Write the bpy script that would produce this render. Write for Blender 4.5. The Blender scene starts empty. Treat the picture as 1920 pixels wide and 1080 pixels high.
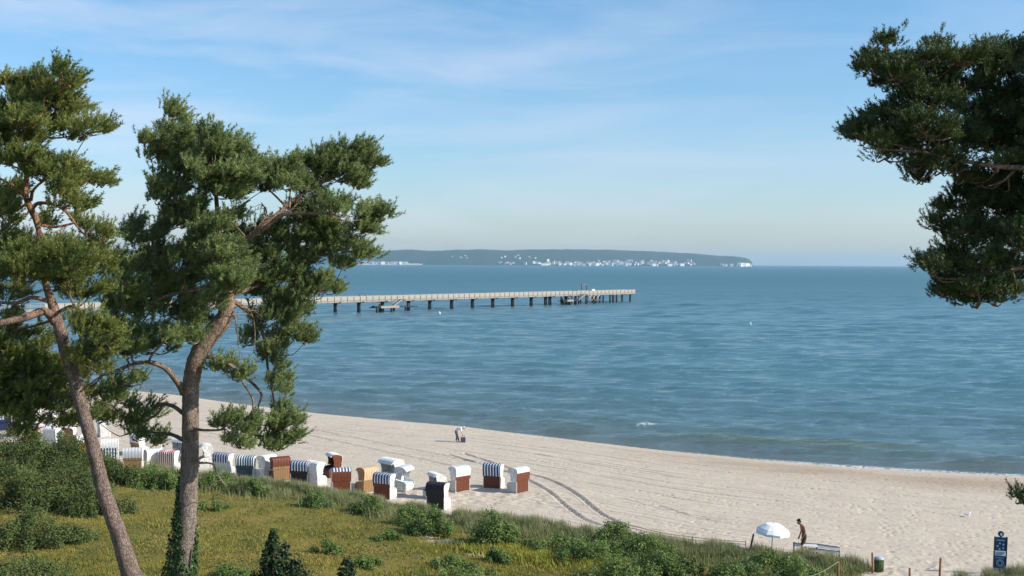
import bpy, math, random
import numpy as np
from mathutils import Vector, Matrix

# ------------------------------------------------------------------ camera, sky, sun, exposure
SC = bpy.context.scene
COL = SC.collection
F = 2200.0            # focal length in pixels of the 1920 wide photograph
ZC = 16.0             # camera height above the sea
HV = 494.2            # horizon row
ROLL = 0.0046
cam_d = bpy.data.cameras.new('camera')
cam = bpy.data.objects.new('camera', cam_d)
COL.objects.link(cam)
cam.location = (0, 0, ZC)
cam.rotation_euler = (math.pi / 2, -ROLL, 0)
cam_d.sensor_width = 36.0
cam_d.lens = 36.0 * F / 1920.0
cam_d.shift_y = -(540 - HV) / 1920.0
cam_d.clip_start = 0.5
cam_d.clip_end = 90000
SC.camera = cam

SUN_EL = math.radians(30)
sx, sy = 0.97, -0.22                     # direction towards the sun in plan
_l = math.hypot(sx, sy); sx /= _l; sy /= _l
world = bpy.data.worlds.new('World')
SC.world = world
world.use_nodes = True
wn = world.node_tree; wn.nodes.clear()
def N(tree, typ, **kw):
    n = tree.nodes.new(typ)
    for k, v in kw.items():
        if k.startswith('i_'):
            key = k[2:]
            key = int(key) if key.isdigit() else key.replace('_', ' ')
            n.inputs[key].default_value = v
        else:
            setattr(n, k, v)
    return n
out = N(wn, 'ShaderNodeOutputWorld')
bg = N(wn, 'ShaderNodeBackground')
bg.inputs['Strength'].default_value = 0.118
sky = N(wn, 'ShaderNodeTexSky')
sky.sky_type = 'NISHITA'
sky.sun_disc = False
sky.sun_elevation = SUN_EL
# Blender: rotation 0 puts the sun on +Y, positive turns clockwise seen from above
sky.sun_rotation = math.atan2(sx, sy)
sky.altitude = 0
sky.air_density = 1.0
sky.dust_density = 0.6
sky.ozone_density = 3.0
tc = N(wn, 'ShaderNodeTexCoord')
mp = N(wn, 'ShaderNodeMapping')
mp.inputs['Rotation'].default_value = (0, math.radians(-9), 0)
mp.inputs['Scale'].default_value = (2.6, 2.6, 15)
n1 = N(wn, 'ShaderNodeTexNoise'); n1.inputs['Scale'].default_value = 1.6; n1.inputs['Detail'].default_value = 7; n1.inputs['Roughness'].default_value = 0.55; n1.inputs['Distortion'].default_value = 0.5
r1 = N(wn, 'ShaderNodeMapRange'); r1.inputs[1].default_value = 0.42; r1.inputs[2].default_value = 0.72; r1.inputs[3].default_value = 0; r1.inputs[4].default_value = 0.58
sep = N(wn, 'ShaderNodeSeparateXYZ')
r2 = N(wn, 'ShaderNodeMapRange')         # more cirrus towards the left of the bay
r2.inputs[1].default_value = 0.25; r2.inputs[2].default_value = -0.38; r2.inputs[3].default_value = 0.3; r2.inputs[4].default_value = 1.0
mul = N(wn, 'ShaderNodeMath', operation='MULTIPLY')
tint = N(wn, 'ShaderNodeMix', data_type='RGBA', blend_type='MULTIPLY'); tint.inputs[0].default_value = 1.0

mixc = N(wn, 'ShaderNodeMix', data_type='RGBA')
mixc.inputs[7].default_value = (5.2, 5.4, 6.2, 1)
L = wn.links.new
L(tc.outputs['Generated'], mp.inputs['Vector']); L(mp.outputs[0], n1.inputs['Vector'])
L(n1.outputs[0], r1.inputs[0]); L(tc.outputs['Generated'], sep.inputs[0]); L(sep.outputs[0], r2.inputs[0])
L(r1.outputs[0], mul.inputs[0]); L(r2.outputs[0], mul.inputs[1])
tm = N(wn, 'ShaderNodeMapRange'); tm.inputs[1].default_value = 0.0; tm.inputs[2].default_value = 0.20
tmx = N(wn, 'ShaderNodeMix', data_type='RGBA'); tmx.inputs[6].default_value = (0.87, 0.90, 1.03, 1); tmx.inputs[7].default_value = (0.72, 0.96, 1.06, 1)
L(sep.outputs[2], tm.inputs[0]); L(tm.outputs[0], tmx.inputs[0]); L(tmx.outputs[2], tint.inputs[7])
L(sky.outputs[0], tint.inputs[6]); L(tint.outputs[2], mixc.inputs[6]); L(mul.outputs[0], mixc.inputs[0])
L(mixc.outputs[2], bg.inputs['Color']); L(bg.outputs[0], out.inputs['Surface'])

sun_d = bpy.data.lights.new('sun', 'SUN')
sun_d.energy = 4.7
sun_d.angle = math.radians(0.5)
sun_d.color = (1.0, 0.93, 0.82)
sun = bpy.data.objects.new('sun', sun_d)
COL.objects.link(sun)
tosun = Vector((sx * math.cos(SUN_EL), sy * math.cos(SUN_EL), math.sin(SUN_EL)))
sun.rotation_euler = tosun.to_track_quat('Z', 'Y').to_euler()
sun.location = (60, -20, 60)

SC.view_settings.view_transform = 'Standard'
SC.view_settings.look = 'None'
SC.view_settings.gamma = 1
SC.view_settings.exposure = 0.46

# ------------------------------------------------------------------ helpers
RNG = np.random.default_rng(7)
random.seed(7)

def P(u, v, Y):
    """point at depth Y seen at photo pixel (u, v)"""
    du, dv = u - 960.0, v - HV
    a, b = du + ROLL * dv, dv - ROLL * du
    return np.array([a / F * Y, Y, ZC - b / F * Y])

def G(u, v, z=0.0):
    """point at height z seen at photo pixel (u, v)"""
    dv = (v - HV) - ROLL * (u - 960.0)
    return P(u, v, (ZC - z) * F / dv)

def tag(o, label, cat, group=None, kind=None):
    if label: o['label'] = label
    if cat: o['category'] = cat
    if group: o['group'] = group
    if kind: o['kind'] = kind
    return o

def link(name, me, parent=None):
    o = bpy.data.objects.new(name, me)
    COL.objects.link(o)
    if parent is not None: o.parent = parent
    return o

def thing(name, loc, rz=0.0, label=None, cat=None, group=None):
    o = bpy.data.objects.new(name, None)
    COL.objects.link(o)
    o.location = tuple(float(c) for c in loc); o.rotation_euler = (0, 0, rz)
    o.empty_display_size = 0.2
    return tag(o, label, cat, group)

def arrmesh(name, V, Fc, mat=None, attrs=None, smooth=False):
    """mesh from numpy arrays, all faces with the same number of corners"""
    V = np.asarray(V, dtype=np.float32); Fc = np.asarray(Fc, dtype=np.int32)
    me = bpy.data.meshes.new(name)
    k = Fc.shape[1]
    me.vertices.add(len(V)); me.vertices.foreach_set('co', V.ravel())
    me.loops.add(Fc.size); me.loops.foreach_set('vertex_index', Fc.ravel())
    me.polygons.add(len(Fc)); me.polygons.foreach_set('loop_start', np.arange(0, Fc.size, k, dtype=np.int32))
    me.polygons.foreach_set('loop_total', np.full(len(Fc), k, dtype=np.int32))
    me.polygons.foreach_set('use_smooth', np.full(len(Fc), smooth, dtype=bool))
    for an, av in (attrs or {}).items():
        a = me.attributes.new(an, 'FLOAT', 'POINT'); a.data.foreach_set('value', np.asarray(av, dtype=np.float32).ravel())
    me.update(calc_edges=True)
    if mat: me.materials.append(mat)
    return me

class MB:
    """collects shapes into one mesh"""
    def __init__(s): s.v = []; s.f = []; s.m = []; s.sm = []
    def add(s, V, Fs, mi=0, smooth=False):
        b = len(s.v); s.v += [tuple(float(c) for c in p) for p in V]
        for f in Fs: s.f.append(tuple(i + b for i in f)); s.m.append(mi); s.sm.append(smooth)
        return s
    def box(s, x0, x1, y0, y1, z0, z1, mi=0):
        V = [(x0,y0,z0),(x1,y0,z0),(x1,y1,z0),(x0,y1,z0),(x0,y0,z1),(x1,y0,z1),(x1,y1,z1),(x0,y1,z1)]
        return s.add(V, [(0,3,2,1),(4,5,6,7),(0,1,5,4),(1,2,6,5),(2,3,7,6),(3,0,4,7)], mi)
    def prism_x(s, poly, x0, x1, mi=0):
        """polygon of (y, z), counter-clockwise seen from +x, extruded along x"""
        n = len(poly)
        V = [(x0, y, z) for y, z in poly] + [(x1, y, z) for y, z in poly]
        Fs = [tuple(reversed(range(n))), tuple(range(n, 2*n))] + [(i, (i+1) % n, n + (i+1) % n, n + i) for i in range(n)]
        return s.add(V, Fs, mi)
    def tube(s, pts, rads, sides=8, mi=0, smooth=True, noise=0.0, seed=0):
        pts = [np.array(p, float) for p in pts]; rg = np.random.default_rng(seed)
        V = []; Fs = []; n = len(pts); up = np.array([0.13, 0.21, 1.0])
        prev = None
        for i, p in enumerate(pts):
            d = pts[min(i+1, n-1)] - pts[max(i-1, 0)]; d /= (np.linalg.norm(d) + 1e-9)
            if prev is None:
                a = np.cross(d, np.array([0.3, 1, 0.1])); a /= np.linalg.norm(a) + 1e-9
            else:
                a = prev - d * np.dot(prev, d); a /= np.linalg.norm(a) + 1e-9
            prev = a; b = np.cross(d, a)
            for k in range(sides):
                t = 2 * math.pi * k / sides
                r = rads[i] * (1 + (rg.random() - 0.5) * 2 * noise)
                V.append(p + (a * math.cos(t) + b * math.sin(t)) * r)
        for i in range(n-1):
            for k in range(sides):
                k2 = (k+1) % sides
                Fs.append((i*sides+k, i*sides+k2, (i+1)*sides+k2, (i+1)*sides+k))
        Fs.append(tuple(reversed(range(sides)))); Fs.append(tuple((n-1)*sides + k for k in range(sides)))
        return s.add(V, Fs, mi, smooth)
    def lathe(s, prof, sides=16, cx=0, cy=0, mi=0, smooth=True):
        V = []; Fs = []; n = len(prof)
        for r, z in prof:
            for k in range(sides):
                t = 2 * math.pi * k / sides; V.append((cx + r * math.cos(t), cy + r * math.sin(t), z))
        for i in range(n-1):
            for k in range(sides):
                k2 = (k+1) % sides; Fs.append((i*sides+k, i*sides+k2, (i+1)*sides+k2, (i+1)*sides+k))
        Fs.append(tuple(reversed(range(sides)))); Fs.append(tuple((n-1)*sides+k for k in range(sides)))
        return s.add(V, Fs, mi, smooth)
    def mesh(s, name, mats):
        me = bpy.data.meshes.new(name); me.from_pydata(s.v, [], s.f); me.update()
        if not isinstance(mats, (list, tuple)): mats = [mats]
        for m in mats: me.materials.append(m)
        me.polygons.foreach_set('material_index', s.m); me.polygons.foreach_set('use_smooth', s.sm)
        return me
    def build(s, name, mats, parent=None): return link(name, s.mesh(name, mats), parent)

def catmull(pts, n=5):
    pts = [np.array(p, float) for p in pts]
    if len(pts) < 3:
        return [pts[0] + (pts[-1]-pts[0]) * t for t in np.linspace(0, 1, n+1)]
    q = [2*pts[0]-pts[1]] + pts + [2*pts[-1]-pts[-2]]; o = []
    for i in range(1, len(q)-2):
        p0, p1, p2, p3 = q[i-1:i+3]
        for k in range(n):
            t = k / n
            o.append(0.5*((2*p1)+(-p0+p2)*t+(2*p0-5*p1+4*p2-p3)*t*t+(-p0+3*p1-3*p2+p3)*t**3))
    o.append(pts[-1]); return o

def vnoise(x, y, scale, seed):
    """smooth value noise on arrays"""
    g = np.random.default_rng(seed).random((256, 256))
    X = x / scale; Y = y / scale
    xi = np.floor(X).astype(int); yi = np.floor(Y).astype(int)
    fx = X - xi; fy = Y - yi; fx = fx*fx*(3-2*fx); fy = fy*fy*(3-2*fy)
    a = g[yi % 256, xi % 256]; b = g[yi % 256, (xi+1) % 256]; c = g[(yi+1) % 256, xi % 256]; d = g[(yi+1) % 256, (xi+1) % 256]
    return (a*(1-fx)+b*fx)*(1-fy)+(c*(1-fx)+d*fx)*fy

# ------------------------------------------------------------------ materials
def newmat(name):
    m = bpy.data.materials.new(name); m.use_nodes = True
    return m, m.node_tree, m.node_tree.nodes['Principled BSDF']

def simple(name, c, rough=0.7, var=0.25, scale=6.0, bump=0.0, metal=0.0, spec=0.3, bscale=None):
    m, t, b = newmat(name)
    tcn = N(t, 'ShaderNodeTexCoord')
    nz = N(t, 'ShaderNodeTexNoise'); nz.inputs['Scale'].default_value = scale; nz.inputs['Detail'].default_value = 4
    mr = N(t, 'ShaderNodeMapRange'); mr.inputs[1].default_value = 0.3; mr.inputs[2].default_value = 0.7; mr.inputs[3].default_value = 1 - var; mr.inputs[4].default_value = 1 + var * 0.6
    mx = N(t, 'ShaderNodeMix', data_type='RGBA', blend_type='MULTIPLY'); mx.inputs[0].default_value = 1; mx.inputs[6].default_value = (*c, 1)
    t.links.new(tcn.outputs['Object'], nz.inputs['Vector']); t.links.new(nz.outputs[0], mr.inputs[0]); t.links.new(mr.outputs[0], mx.inputs[7])
    t.links.new(mx.outputs[2], b.inputs['Base Color'])
    b.inputs['Roughness'].default_value = rough; b.inputs['Metallic'].default_value = metal; b.inputs['Specular IOR Level'].default_value = spec
    if bump:
        n2 = N(t, 'ShaderNodeTexNoise'); n2.inputs['Scale'].default_value = bscale or scale * 3; n2.inputs['Detail'].default_value = 5
        bp = N(t, 'ShaderNodeBump'); bp.inputs['Strength'].default_value = 1; bp.inputs['Distance'].default_value = bump
        t.links.new(tcn.outputs['Object'], n2.inputs['Vector']); t.links.new(n2.outputs[0], bp.inputs['Height']); t.links.new(bp.outputs[0], b.inputs['Normal'])
    return m

def leafmat(name, c1, c2, rough=0.55, trans=0.25, extra=None):
    """leaf colour varies between two greens with the plant's own random tint"""
    m, t, b = newmat(name)
    at = N(t, 'ShaderNodeAttribute'); at.attribute_name = 'tint'
    cr = N(t, 'ShaderNodeValToRGB'); cr.color_ramp.elements[0].color = (*c1, 1); cr.color_ramp.elements[1].color = (*c2, 1)
    if extra:
        e = cr.color_ramp.elements.new(extra[0]); e.color = (*extra[1], 1)
    t.links.new(at.outputs['Fac'], cr.inputs[0]); t.links.new(cr.outputs[0], b.inputs['Base Color'])
    b.inputs['Roughness'].default_value = rough; b.inputs['Specular IOR Level'].default_value = 0.25
    if trans:
        tr = N(t, 'ShaderNodeBsdfTranslucent'); ms = N(t, 'ShaderNodeMixShader'); ms.inputs[0].default_value = trans
        mo = t.nodes['Material Output']
        t.links.new(cr.outputs[0], tr.inputs['Color']); t.links.new(b.outputs[0], ms.inputs[1]); t.links.new(tr.outputs[0], ms.inputs[2]); t.links.new(ms.outputs[0], mo.inputs['Surface'])
    return m

def stripes(name, ca, cb, pitch=0.2, duty=0.5, axis=0, off=0.0):
    m, t, b = newmat(name)
    tcn = N(t, 'ShaderNodeTexCoord'); s = N(t, 'ShaderNodeSeparateXYZ')
    a = N(t, 'ShaderNodeMath', operation='ADD'); a.inputs[1].default_value = 10.0 + off
    d = N(t, 'ShaderNodeMath', operation='DIVIDE'); d.inputs[1].default_value = pitch
    f = N(t, 'ShaderNodeMath', operation='FRACT'); g = N(t, 'ShaderNodeMath', operation='GREATER_THAN'); g.inputs[1].default_value = duty
    mx = N(t, 'ShaderNodeMix', data_type='RGBA'); mx.inputs[6].default_value = (*ca, 1); mx.inputs[7].default_value = (*cb, 1)
    t.links.new(tcn.outputs['Object'], s.inputs[0]); t.links.new(s.outputs[axis], a.inputs[0]); t.links.new(a.outputs[0], d.inputs[0])
    t.links.new(d.outputs[0], f.inputs[0]); t.links.new(f.outputs[0], g.inputs[0]); t.links.new(g.outputs[0], mx.inputs[0]); t.links.new(mx.outputs[2], b.inputs['Base Color'])
    b.inputs['Roughness'].default_value = 0.75; b.inputs['Specular IOR Level'].default_value = 0.2
    return m

M = {}
M['white'] = simple('white_paint', (0.68, 0.66, 0.62), 0.6, 0.3, 7, 0.006)
M['grey_white'] = simple('shade_greyed_white', (0.55, 0.54, 0.52), 0.6, 0.15, 5, 0.003)  # greyer white: shade on some chairs' sunless sides is put into the colour
M['cream'] = simple('cream_wicker', (0.62, 0.56, 0.47), 0.7, 0.15, 20, 0.004, bscale=60)
M['brown'] = simple('brown_wicker', (0.16, 0.05, 0.025), 0.6, 0.35, 24, 0.006, bscale=60)
M['redbrown'] = simple('red_brown_wood', (0.15, 0.045, 0.022), 0.55, 0.3, 12, 0.004)
M['dark'] = simple('dark_wicker', (0.022, 0.02, 0.024), 0.6, 0.3, 24, 0.005, bscale=60)
M['tan'] = simple('tan_wood', (0.30, 0.18, 0.085), 0.6, 0.3, 12, 0.004)
M['orange'] = simple('orange_wood', (0.55, 0.20, 0.05), 0.6, 0.25, 12, 0.003)
M['teal'] = simple('dark_teal_slats', (0.03, 0.06, 0.07), 0.6, 0.25, 12, 0.003)
M['f_white'] = simple('white_canvas', (0.70, 0.69, 0.67), 0.8, 0.22, 4, 0.012)
M['f_grey'] = simple('pale_grey_canvas', (0.5, 0.51, 0.53), 0.8, 0.1, 5, 0.004)
M['f_pink'] = simple('pink_canvas', (0.72, 0.52, 0.48), 0.8, 0.15, 15, 0.004)
M['f_blue'] = stripes('blue_white_stripe_canvas', (0.028, 0.05, 0.13), (0.75, 0.75, 0.75), 0.2, 0.55, off=0.02)
M['f_lightblue'] = stripes('pale_blue_stripe_canvas', (0.36, 0.52, 0.62), (0.8, 0.8, 0.78), 0.12, 0.5)
M['f_orange'] = stripes('orange_white_stripe_canvas', (0.45, 0.22, 0.08), (0.62, 0.52, 0.38), 0.14, 0.5)
M['f_red'] = stripes('red_white_stripe_canvas', (0.34, 0.05, 0.05), (0.75, 0.70, 0.66), 0.16, 0.5)
M['f_teal'] = stripes('teal_white_stripe_canvas', (0.04, 0.09, 0.13), (0.7, 0.75, 0.76), 0.17, 0.62)
M['f_navy'] = simple('navy_canvas', (0.02, 0.035, 0.10), 0.8, 0.15, 5, 0.003)

# ------------------------------------------------------------------ lay of the land
WL = [(-500, 678), (0, 712), (130, 725), (230, 733), (330, 742), (450, 759), (560, 773), (700, 787), (860, 801), (1000, 818), (1200, 842), (1400, 862), (1600, 878), (1800, 889), (1920, 894), (2400, 915)]
WP = np.array([G(u, v, 0.0) for u, v in WL])
ED = [(-600, 800, 2.3), (-200, 815, 2.3), (0, 828, 2.3), (150, 845, 2.3), (240, 862, 2.3), (330, 878, 2.2), (420, 888, 2.2), (500, 896, 2.2), (620, 914, 2.1), (740, 936, 2.0), (850, 957, 1.8), (960, 969, 1.75), (1060, 979, 1.7),
      (1130, 990, 1.7), (1200, 1003, 1.65), (1300, 1015, 1.6), (1400, 1023, 1.65), (1480, 1030, 1.7), (1560, 1044, 1.6), (1648, 1056, 1.5), (1658, 1094, 1.4), (1770, 1096, 1.4), (1800, 1084, 1.5), (1855, 1070, 1.6), (1920, 1066, 1.6), (2300, 1055, 1.6)]
EP = np.array([G(u, v, z) for u, v, z in ED])
EZ = np.array([e[2] for e in ED])
def yW(x): return np.interp(x, WP[:, 0], WP[:, 1])
def yE(x): return np.interp(x, EP[:, 0], EP[:, 1])
def zE(x): return np.interp(x, EP[:, 0], EZ)
def sstep(a, b, t):
    t = np.clip((t - a) / (b - a), 0, 1); return t*t*(3-2*t)

PATH = np.array([G(1722, 1062, 1.3)[:2], G(1700, 1100, 1.3)[:2], G(1560, 1230, 1.8)[:2], G(1500, 1500, 2)[:2]])
def dist_poly(x, y, poly):
    d = np.full(np.shape(x), 1e9)
    for i in range(len(poly)-1):
        a = poly[i]; b = poly[i+1]; e = b - a; L2 = (e*e).sum()
        t = np.clip(((x-a[0])*e[0]+(y-a[1])*e[1])/L2, 0, 1)
        d = np.minimum(d, np.hypot(x-a[0]-t*e[0], y-a[1]-t*e[1]))
    return d
BLOW = [(G(862, 1006, 2.2), 1.5, 0.55), (G(905, 1026, 2.3), 0.9, 0.4), (G(800, 998, 2.2), 0.6, 0.3)]

def base_h(x, y):
    """height of the ground without the small marks"""
    w = yW(x); e = yE(x)
    sl = 1.0 + 0*x
    inland = (w - y) * 0.86
    beach = np.where(inland > 0, 1.28 * (1 - np.exp(-np.maximum(inland, 0) / 5.0)), inland * 0.12)
    beach = np.maximum(beach, -3.0)
    k = sstep(-0.3, 3.0, e + 1.6 - y)
    dune = (zE(x) - 1.28 - 0.22) * k + 0.035 * np.maximum(e - y, 0) * sstep(0, 8, e - y)
    dune += 0.35 * (vnoise(x, y, 4.5, 3) - 0.45) * sstep(0.5, 6, e - y) + 0.12 * (vnoise(x, y, 1.3, 4) - 0.5) * sstep(0, 3, e - y)
    pth = sstep(3.4, 1.6, dist_poly(x, y, PATH))
    return beach + dune * (1 - 0.8*pth)

def vegmask(x, y):
    e = yE(x)
    v = sstep(-0.5, 0.35, e - y + 1.1 * (vnoise(x, y, 1.1, 11) - 0.5) + 0.5 * (vnoise(x, y, 0.35, 12) - 0.5))
    v = v * (1 - sstep(2.3, 1.6, dist_poly(x, y, PATH) + 0.8*(vnoise(x, y, 0.8, 15)-0.5)))
    for c, a, b in BLOW:
        r = np.hypot((x-c[0])/a, (y-c[1])/b)
        v = v * sstep(0.7, 1.2, r + 0.5*(vnoise(x, y, 0.4, 13)-0.5))
    return v

def hz(x, y): return float(base_h(np.array([float(x)]), np.array([float(y)]))[0])

def gnd(u, v, z0=1.3):
    """ground point seen at a photo pixel (iterated on the land's own height)"""
    z = z0
    for _ in range(12):
        p = G(u, v, z); z = 0.5*z + 0.5*hz(p[0], p[1])
    p = G(u, v, z); p[2] = hz(p[0], p[1]); return p

# ------------------------------------------------------------------ ground sheet
xs = np.concatenate([np.arange(-260, -75, 5.0), np.arange(-75, 48, 0.115), np.arange(48, 200, 4.0)])
ys = np.concatenate([np.arange(4, 46, 1.0), np.arange(46, 106, 0.115), np.arange(106, 150, 0.3), np.arange(150, 330, 3.0)])
X, Yg = np.meshgrid(xs, ys)
H = base_h(X, Yg)
veg = vegmask(X, Yg)
inl = (yW(X) - Yg)
onb = sstep(0.3, 3, inl) * (1 - veg)
# raked and driven sand: long shallow lines that run with the shore
s_al = inl + 0.55 * (vnoise(X, Yg*0, 14, 31) - 0.5) * 4
for off, dep, wd in ((4.2, .03, .22), (7.5, .035, .2), (9.3, .028, .16), (12.2, .035, .18), (13.9, .035, .18), (15.2, .03, .13), (16.3, .04, .14), (17.5, .03, .2), (18.8, .035, .13), (20.6, .028, .15), (22.2, .035, .15), (24.0, .03, .2), (26.0, .03, .15), (28.0, .03, .15)):
    d = np.abs(s_al - off - 1.6*(vnoise(X, X*0+off*9, 23, 40+int(off)) - 0.5)) * 0.86
    H -= onb * dep * 2.1 * np.exp(-(d/(wd*.8))**2) * sstep(0.25, 0.6, vnoise(X, X*0+off*5, 9, 60+int(off)))
H += onb * 0.03 * (vnoise(X*0.28, s_al, 0.55, 71) - 0.5) * sstep(1, 6, inl)
H += onb * 0.02 * (vnoise(X, Yg, 0.5, 72) - 0.5) + onb * 0.03 * (vnoise(X, Yg, 2.2, 73) - 0.5)
def groove(pix, dep, wd, berm=0.35):
    global H
    pl = np.array([q[:2] for q in catmull([gnd(u, v) for u, v in pix], 5)])
    mn = pl.min(0) - 1; mx = pl.max(0) + 1
    i0, i1 = np.searchsorted(xs, [mn[0], mx[0]]); j0, j1 = np.searchsorted(ys, [mn[1], mx[1]])
    d = dist_poly(X[j0:j1, i0:i1], Yg[j0:j1, i0:i1], pl)
    H[j0:j1, i0:i1] += -dep*np.exp(-(d/wd)**4) + berm*dep*np.exp(-((d-wd*1.9)/(wd*0.7))**2)
groove([(840, 852), (930, 878), (975, 893), (1000, 905), (1030, 922), (1060, 948), (1090, 970), (1115, 981), (1150, 990)], .11, .115, .3)
groove([(870, 850), (950, 876), (985, 887), (1020, 896), (1055, 911), (1085, 929), (1110, 950), (1140, 970), (1190, 988), (1300, 1002)], .11, .115, .3)
groove([(1235, 948), (1330, 975), (1500, 990), (1700, 1000), (1930, 1003)], .06, .13)
groove([(1150, 930), (1290, 965), (1480, 983), (1720, 992), (1930, 996)], .04, .13)
groove([(1000, 850), (1200, 886), (1450, 912), (1700, 925), (1930, 932)], .05, .15)
groove([(1100, 905), (1300, 935), (1500, 952), (1700, 962), (1930, 968)], .03, .15)
groove([(560, 800), (700, 828), (860, 860), (920, 872)], .06, .18)
groove([(560, 812), (700, 842), (840, 872)], .06, .18)
groove([(250, 760), (400, 790), (560, 815)], .06, .18)
# footprints
def prints(px, py, r, dep):
    for x, y, rr, dd in zip(px, py, r, dep):
        i = np.searchsorted(xs, x); j = np.searchsorted(ys, y)
        i0, i1 = max(i-4, 0), min(i+5, len(xs)); j0, j1 = max(j-4, 0), min(j+5, len(ys))
        dx = X[j0:j1, i0:i1]-x; dy = Yg[j0:j1, i0:i1]-y; q = np.hypot(dx, dy)/rr
        H[j0:j1, i0:i1] += (-dd*np.exp(-q**2*1.2) + 0.25*dd*np.exp(-((q-1.5)/0.45)**2))
rg = np.random.default_rng(21)
nfp = 9500
fx = rg.uniform(-60, 42, nfp); ft = rg.random(nfp)
fy = yE(fx) + 0.5 + (yW(fx)-yE(fx)-1.0)*ft
dens = 0.10 + 0.7*sstep(0.60, 0.85, ft)*(1-sstep(0.97, 1.0, ft)) + 0.8*(1-sstep(0.05, 0.25, ft)) + 0.6*np.exp(-((ft-0.42)/0.04)**2)*(fx > 5)
near_path = sstep(9, 3, dist_poly(fx, fy, PATH))
keep = rg.random(nfp) < dens*0.5*sstep(0.3, 0.55, vnoise(fx, fy, 5, 80)) + near_path*0.35
prints(fx[keep], fy[keep], rg.uniform(.10, .15, keep.sum()), rg.uniform(.03, .07, keep.sum()))
# walking lines of footprints across the raked sand
def walk(pix, step=0.62):
    pl = catmull([gnd(u, v) for u, v in pix], 12); acc = 0; last = pl[0]; side = 1; out_ = []
    for q in pl[1:]:
        seg = np.linalg.norm(q[:2]-last[:2]); d = (q[:2]-last[:2])/max(seg, 1e-6); n_ = np.array([-d[1], d[0]])
        t = step - acc
        while t < seg:
            c = last[:2] + d*t + n_*0.12*side; side = -side; out_.append(c); t += step
        acc = (acc + seg) % step; last = q
    a = np.array(out_); prints(a[:, 0], a[:, 1], np.full(len(a), .115), np.full(len(a), .09))
walk([(1740, 948), (1715, 965), (1690, 990), (1660, 1010)])
walk([(1665, 965), (1660, 985), (1655, 1000)])
walk([(1180, 918), (1350, 940), (1600, 952), (1900, 966)])
walk([(1760, 1070), (1810, 1015), (1870, 985), (1930, 975)])
walk([(1640, 1010), (1780, 1018), (1930, 1040)])
walk([(880, 838), (1000, 862), (1200, 885)])
# soft hollows in the loose sand round the chairs and the path
loose = np.zeros_like(H)
cz = np.array([gnd(900, 930)[:2], gnd(760, 925)[:2], gnd(970, 935)[:2], gnd(850, 940)[:2], gnd(1700, 1070)[:2], gnd(1620, 1072)[:2]])
for c in cz: loose = np.maximum(loose, np.exp(-(((X-c[0])/4.5)**2 + ((Yg-c[1])/2.2)**2)))
H += (1-veg)*loose*0.11*(vnoise(X, Yg, 0.38, 90)-0.5)
wet = sstep(3.2, 1.0, inl + 0.8*(vnoise(X, Yg, 3, 95)-0.5))
# the broad damp, darker band along the right of the beach
bnd = np.exp(-((inl - 9.0 - 0.03*X)/4.0)**2) * sstep(2, 22, X) * (0.55 + 0.6*vnoise(X*0.3, Yg, 1.8, 97))
nx, ny = len(xs), len(ys)
idx = np.arange(nx*ny).reshape(ny, nx)
Fq = np.stack([idx[:-1, :-1], idx[:-1, 1:], idx[1:, 1:], idx[1:, :-1]], -1).reshape(-1, 4)

m, t, b = newmat('sand_and_dune_soil')
tcn = N(t, 'ShaderNodeTexCoord')
av = N(t, 'ShaderNodeAttribute'); av.attribute_name = 'veg'
aw = N(t, 'ShaderNodeAttribute'); aw.attribute_name = 'wet'
ab = N(t, 'ShaderNodeAttribute'); ab.attribute_name = 'damp'
nA = N(t, 'ShaderNodeTexNoise'); nA.inputs['Scale'].default_value = 0.5; nA.inputs['Detail'].default_value = 8; nA.inputs['Roughness'].default_value = 0.65
nB = N(t, 'ShaderNodeTexNoise'); nB.inputs['Scale'].default_value = 0.35; nB.inputs['Detail'].default_value = 10; nB.inputs['Roughness'].default_value = 0.7
cA = N(t, 'ShaderNodeValToRGB'); cA.color_ramp.elements[0].position = 0.3; cA.color_ramp.elements[0].color = (0.50, 0.42, 0.33, 1); cA.color_ramp.elements[1].position = 0.7; cA.color_ramp.elements[1].color = (0.57, 0.485, 0.385, 1)
cB = N(t, 'ShaderNodeValToRGB'); cB.color_ramp.elements[0].position = 0.32; cB.color_ramp.elements[0].color = (0.075, 0.085, 0.02, 1); cB.color_ramp.elements[1].position = 0.68; cB.color_ramp.elements[1].color = (0.22, 0.16, 0.05, 1)
e = cB.color_ramp.elements.new(0.5); e.color = (0.16, 0.14, 0.03, 1)
mw = N(t, 'ShaderNodeMix', data_type='RGBA'); mw.inputs[7].default_value = (0.20, 0.165, 0.125, 1)
md = N(t, 'ShaderNodeMix', data_type='RGBA'); md.inputs[7].default_value = (0.40, 0.31, 0.225, 1)
mv = N(t, 'ShaderNodeMix', data_type='RGBA')
LK = t.links.new
LK(tcn.outputs['Object'], nA.inputs['Vector']); LK(tcn.outputs['Object'], nB.inputs['Vector'])
LK(nA.outputs[0], cA.inputs[0]); LK(nB.outputs[0], cB.inputs[0])
LK(ab.outputs['Fac'], md.inputs[0]); LK(cA.outputs[0], md.inputs[6])
LK(aw.outputs['Fac'], mw.inputs[0]); LK(md.outputs[2], mw.inputs[6])
LK(av.outputs['Fac'], mv.inputs[0]); LK(mw.outputs[2], mv.inputs[6]); LK(cB.outputs[0], mv.inputs[7]); LK(mv.outputs[2], b.inputs['Base Color'])
b.inputs['Roughness'].default_value = 0.9; b.inputs['Specular IOR Level'].default_value = 0.15
nC = N(t, 'ShaderNodeTexNoise'); nC.inputs['Scale'].default_value = 2.6; nC.inputs['Detail'].default_value = 6; nC.inputs['Roughness'].default_value = 0.7
bp = N(t, 'ShaderNodeBump'); bp.inputs['Distance'].default_value = 0.07; bp.inputs['Strength'].default_value = 0.9
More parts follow.
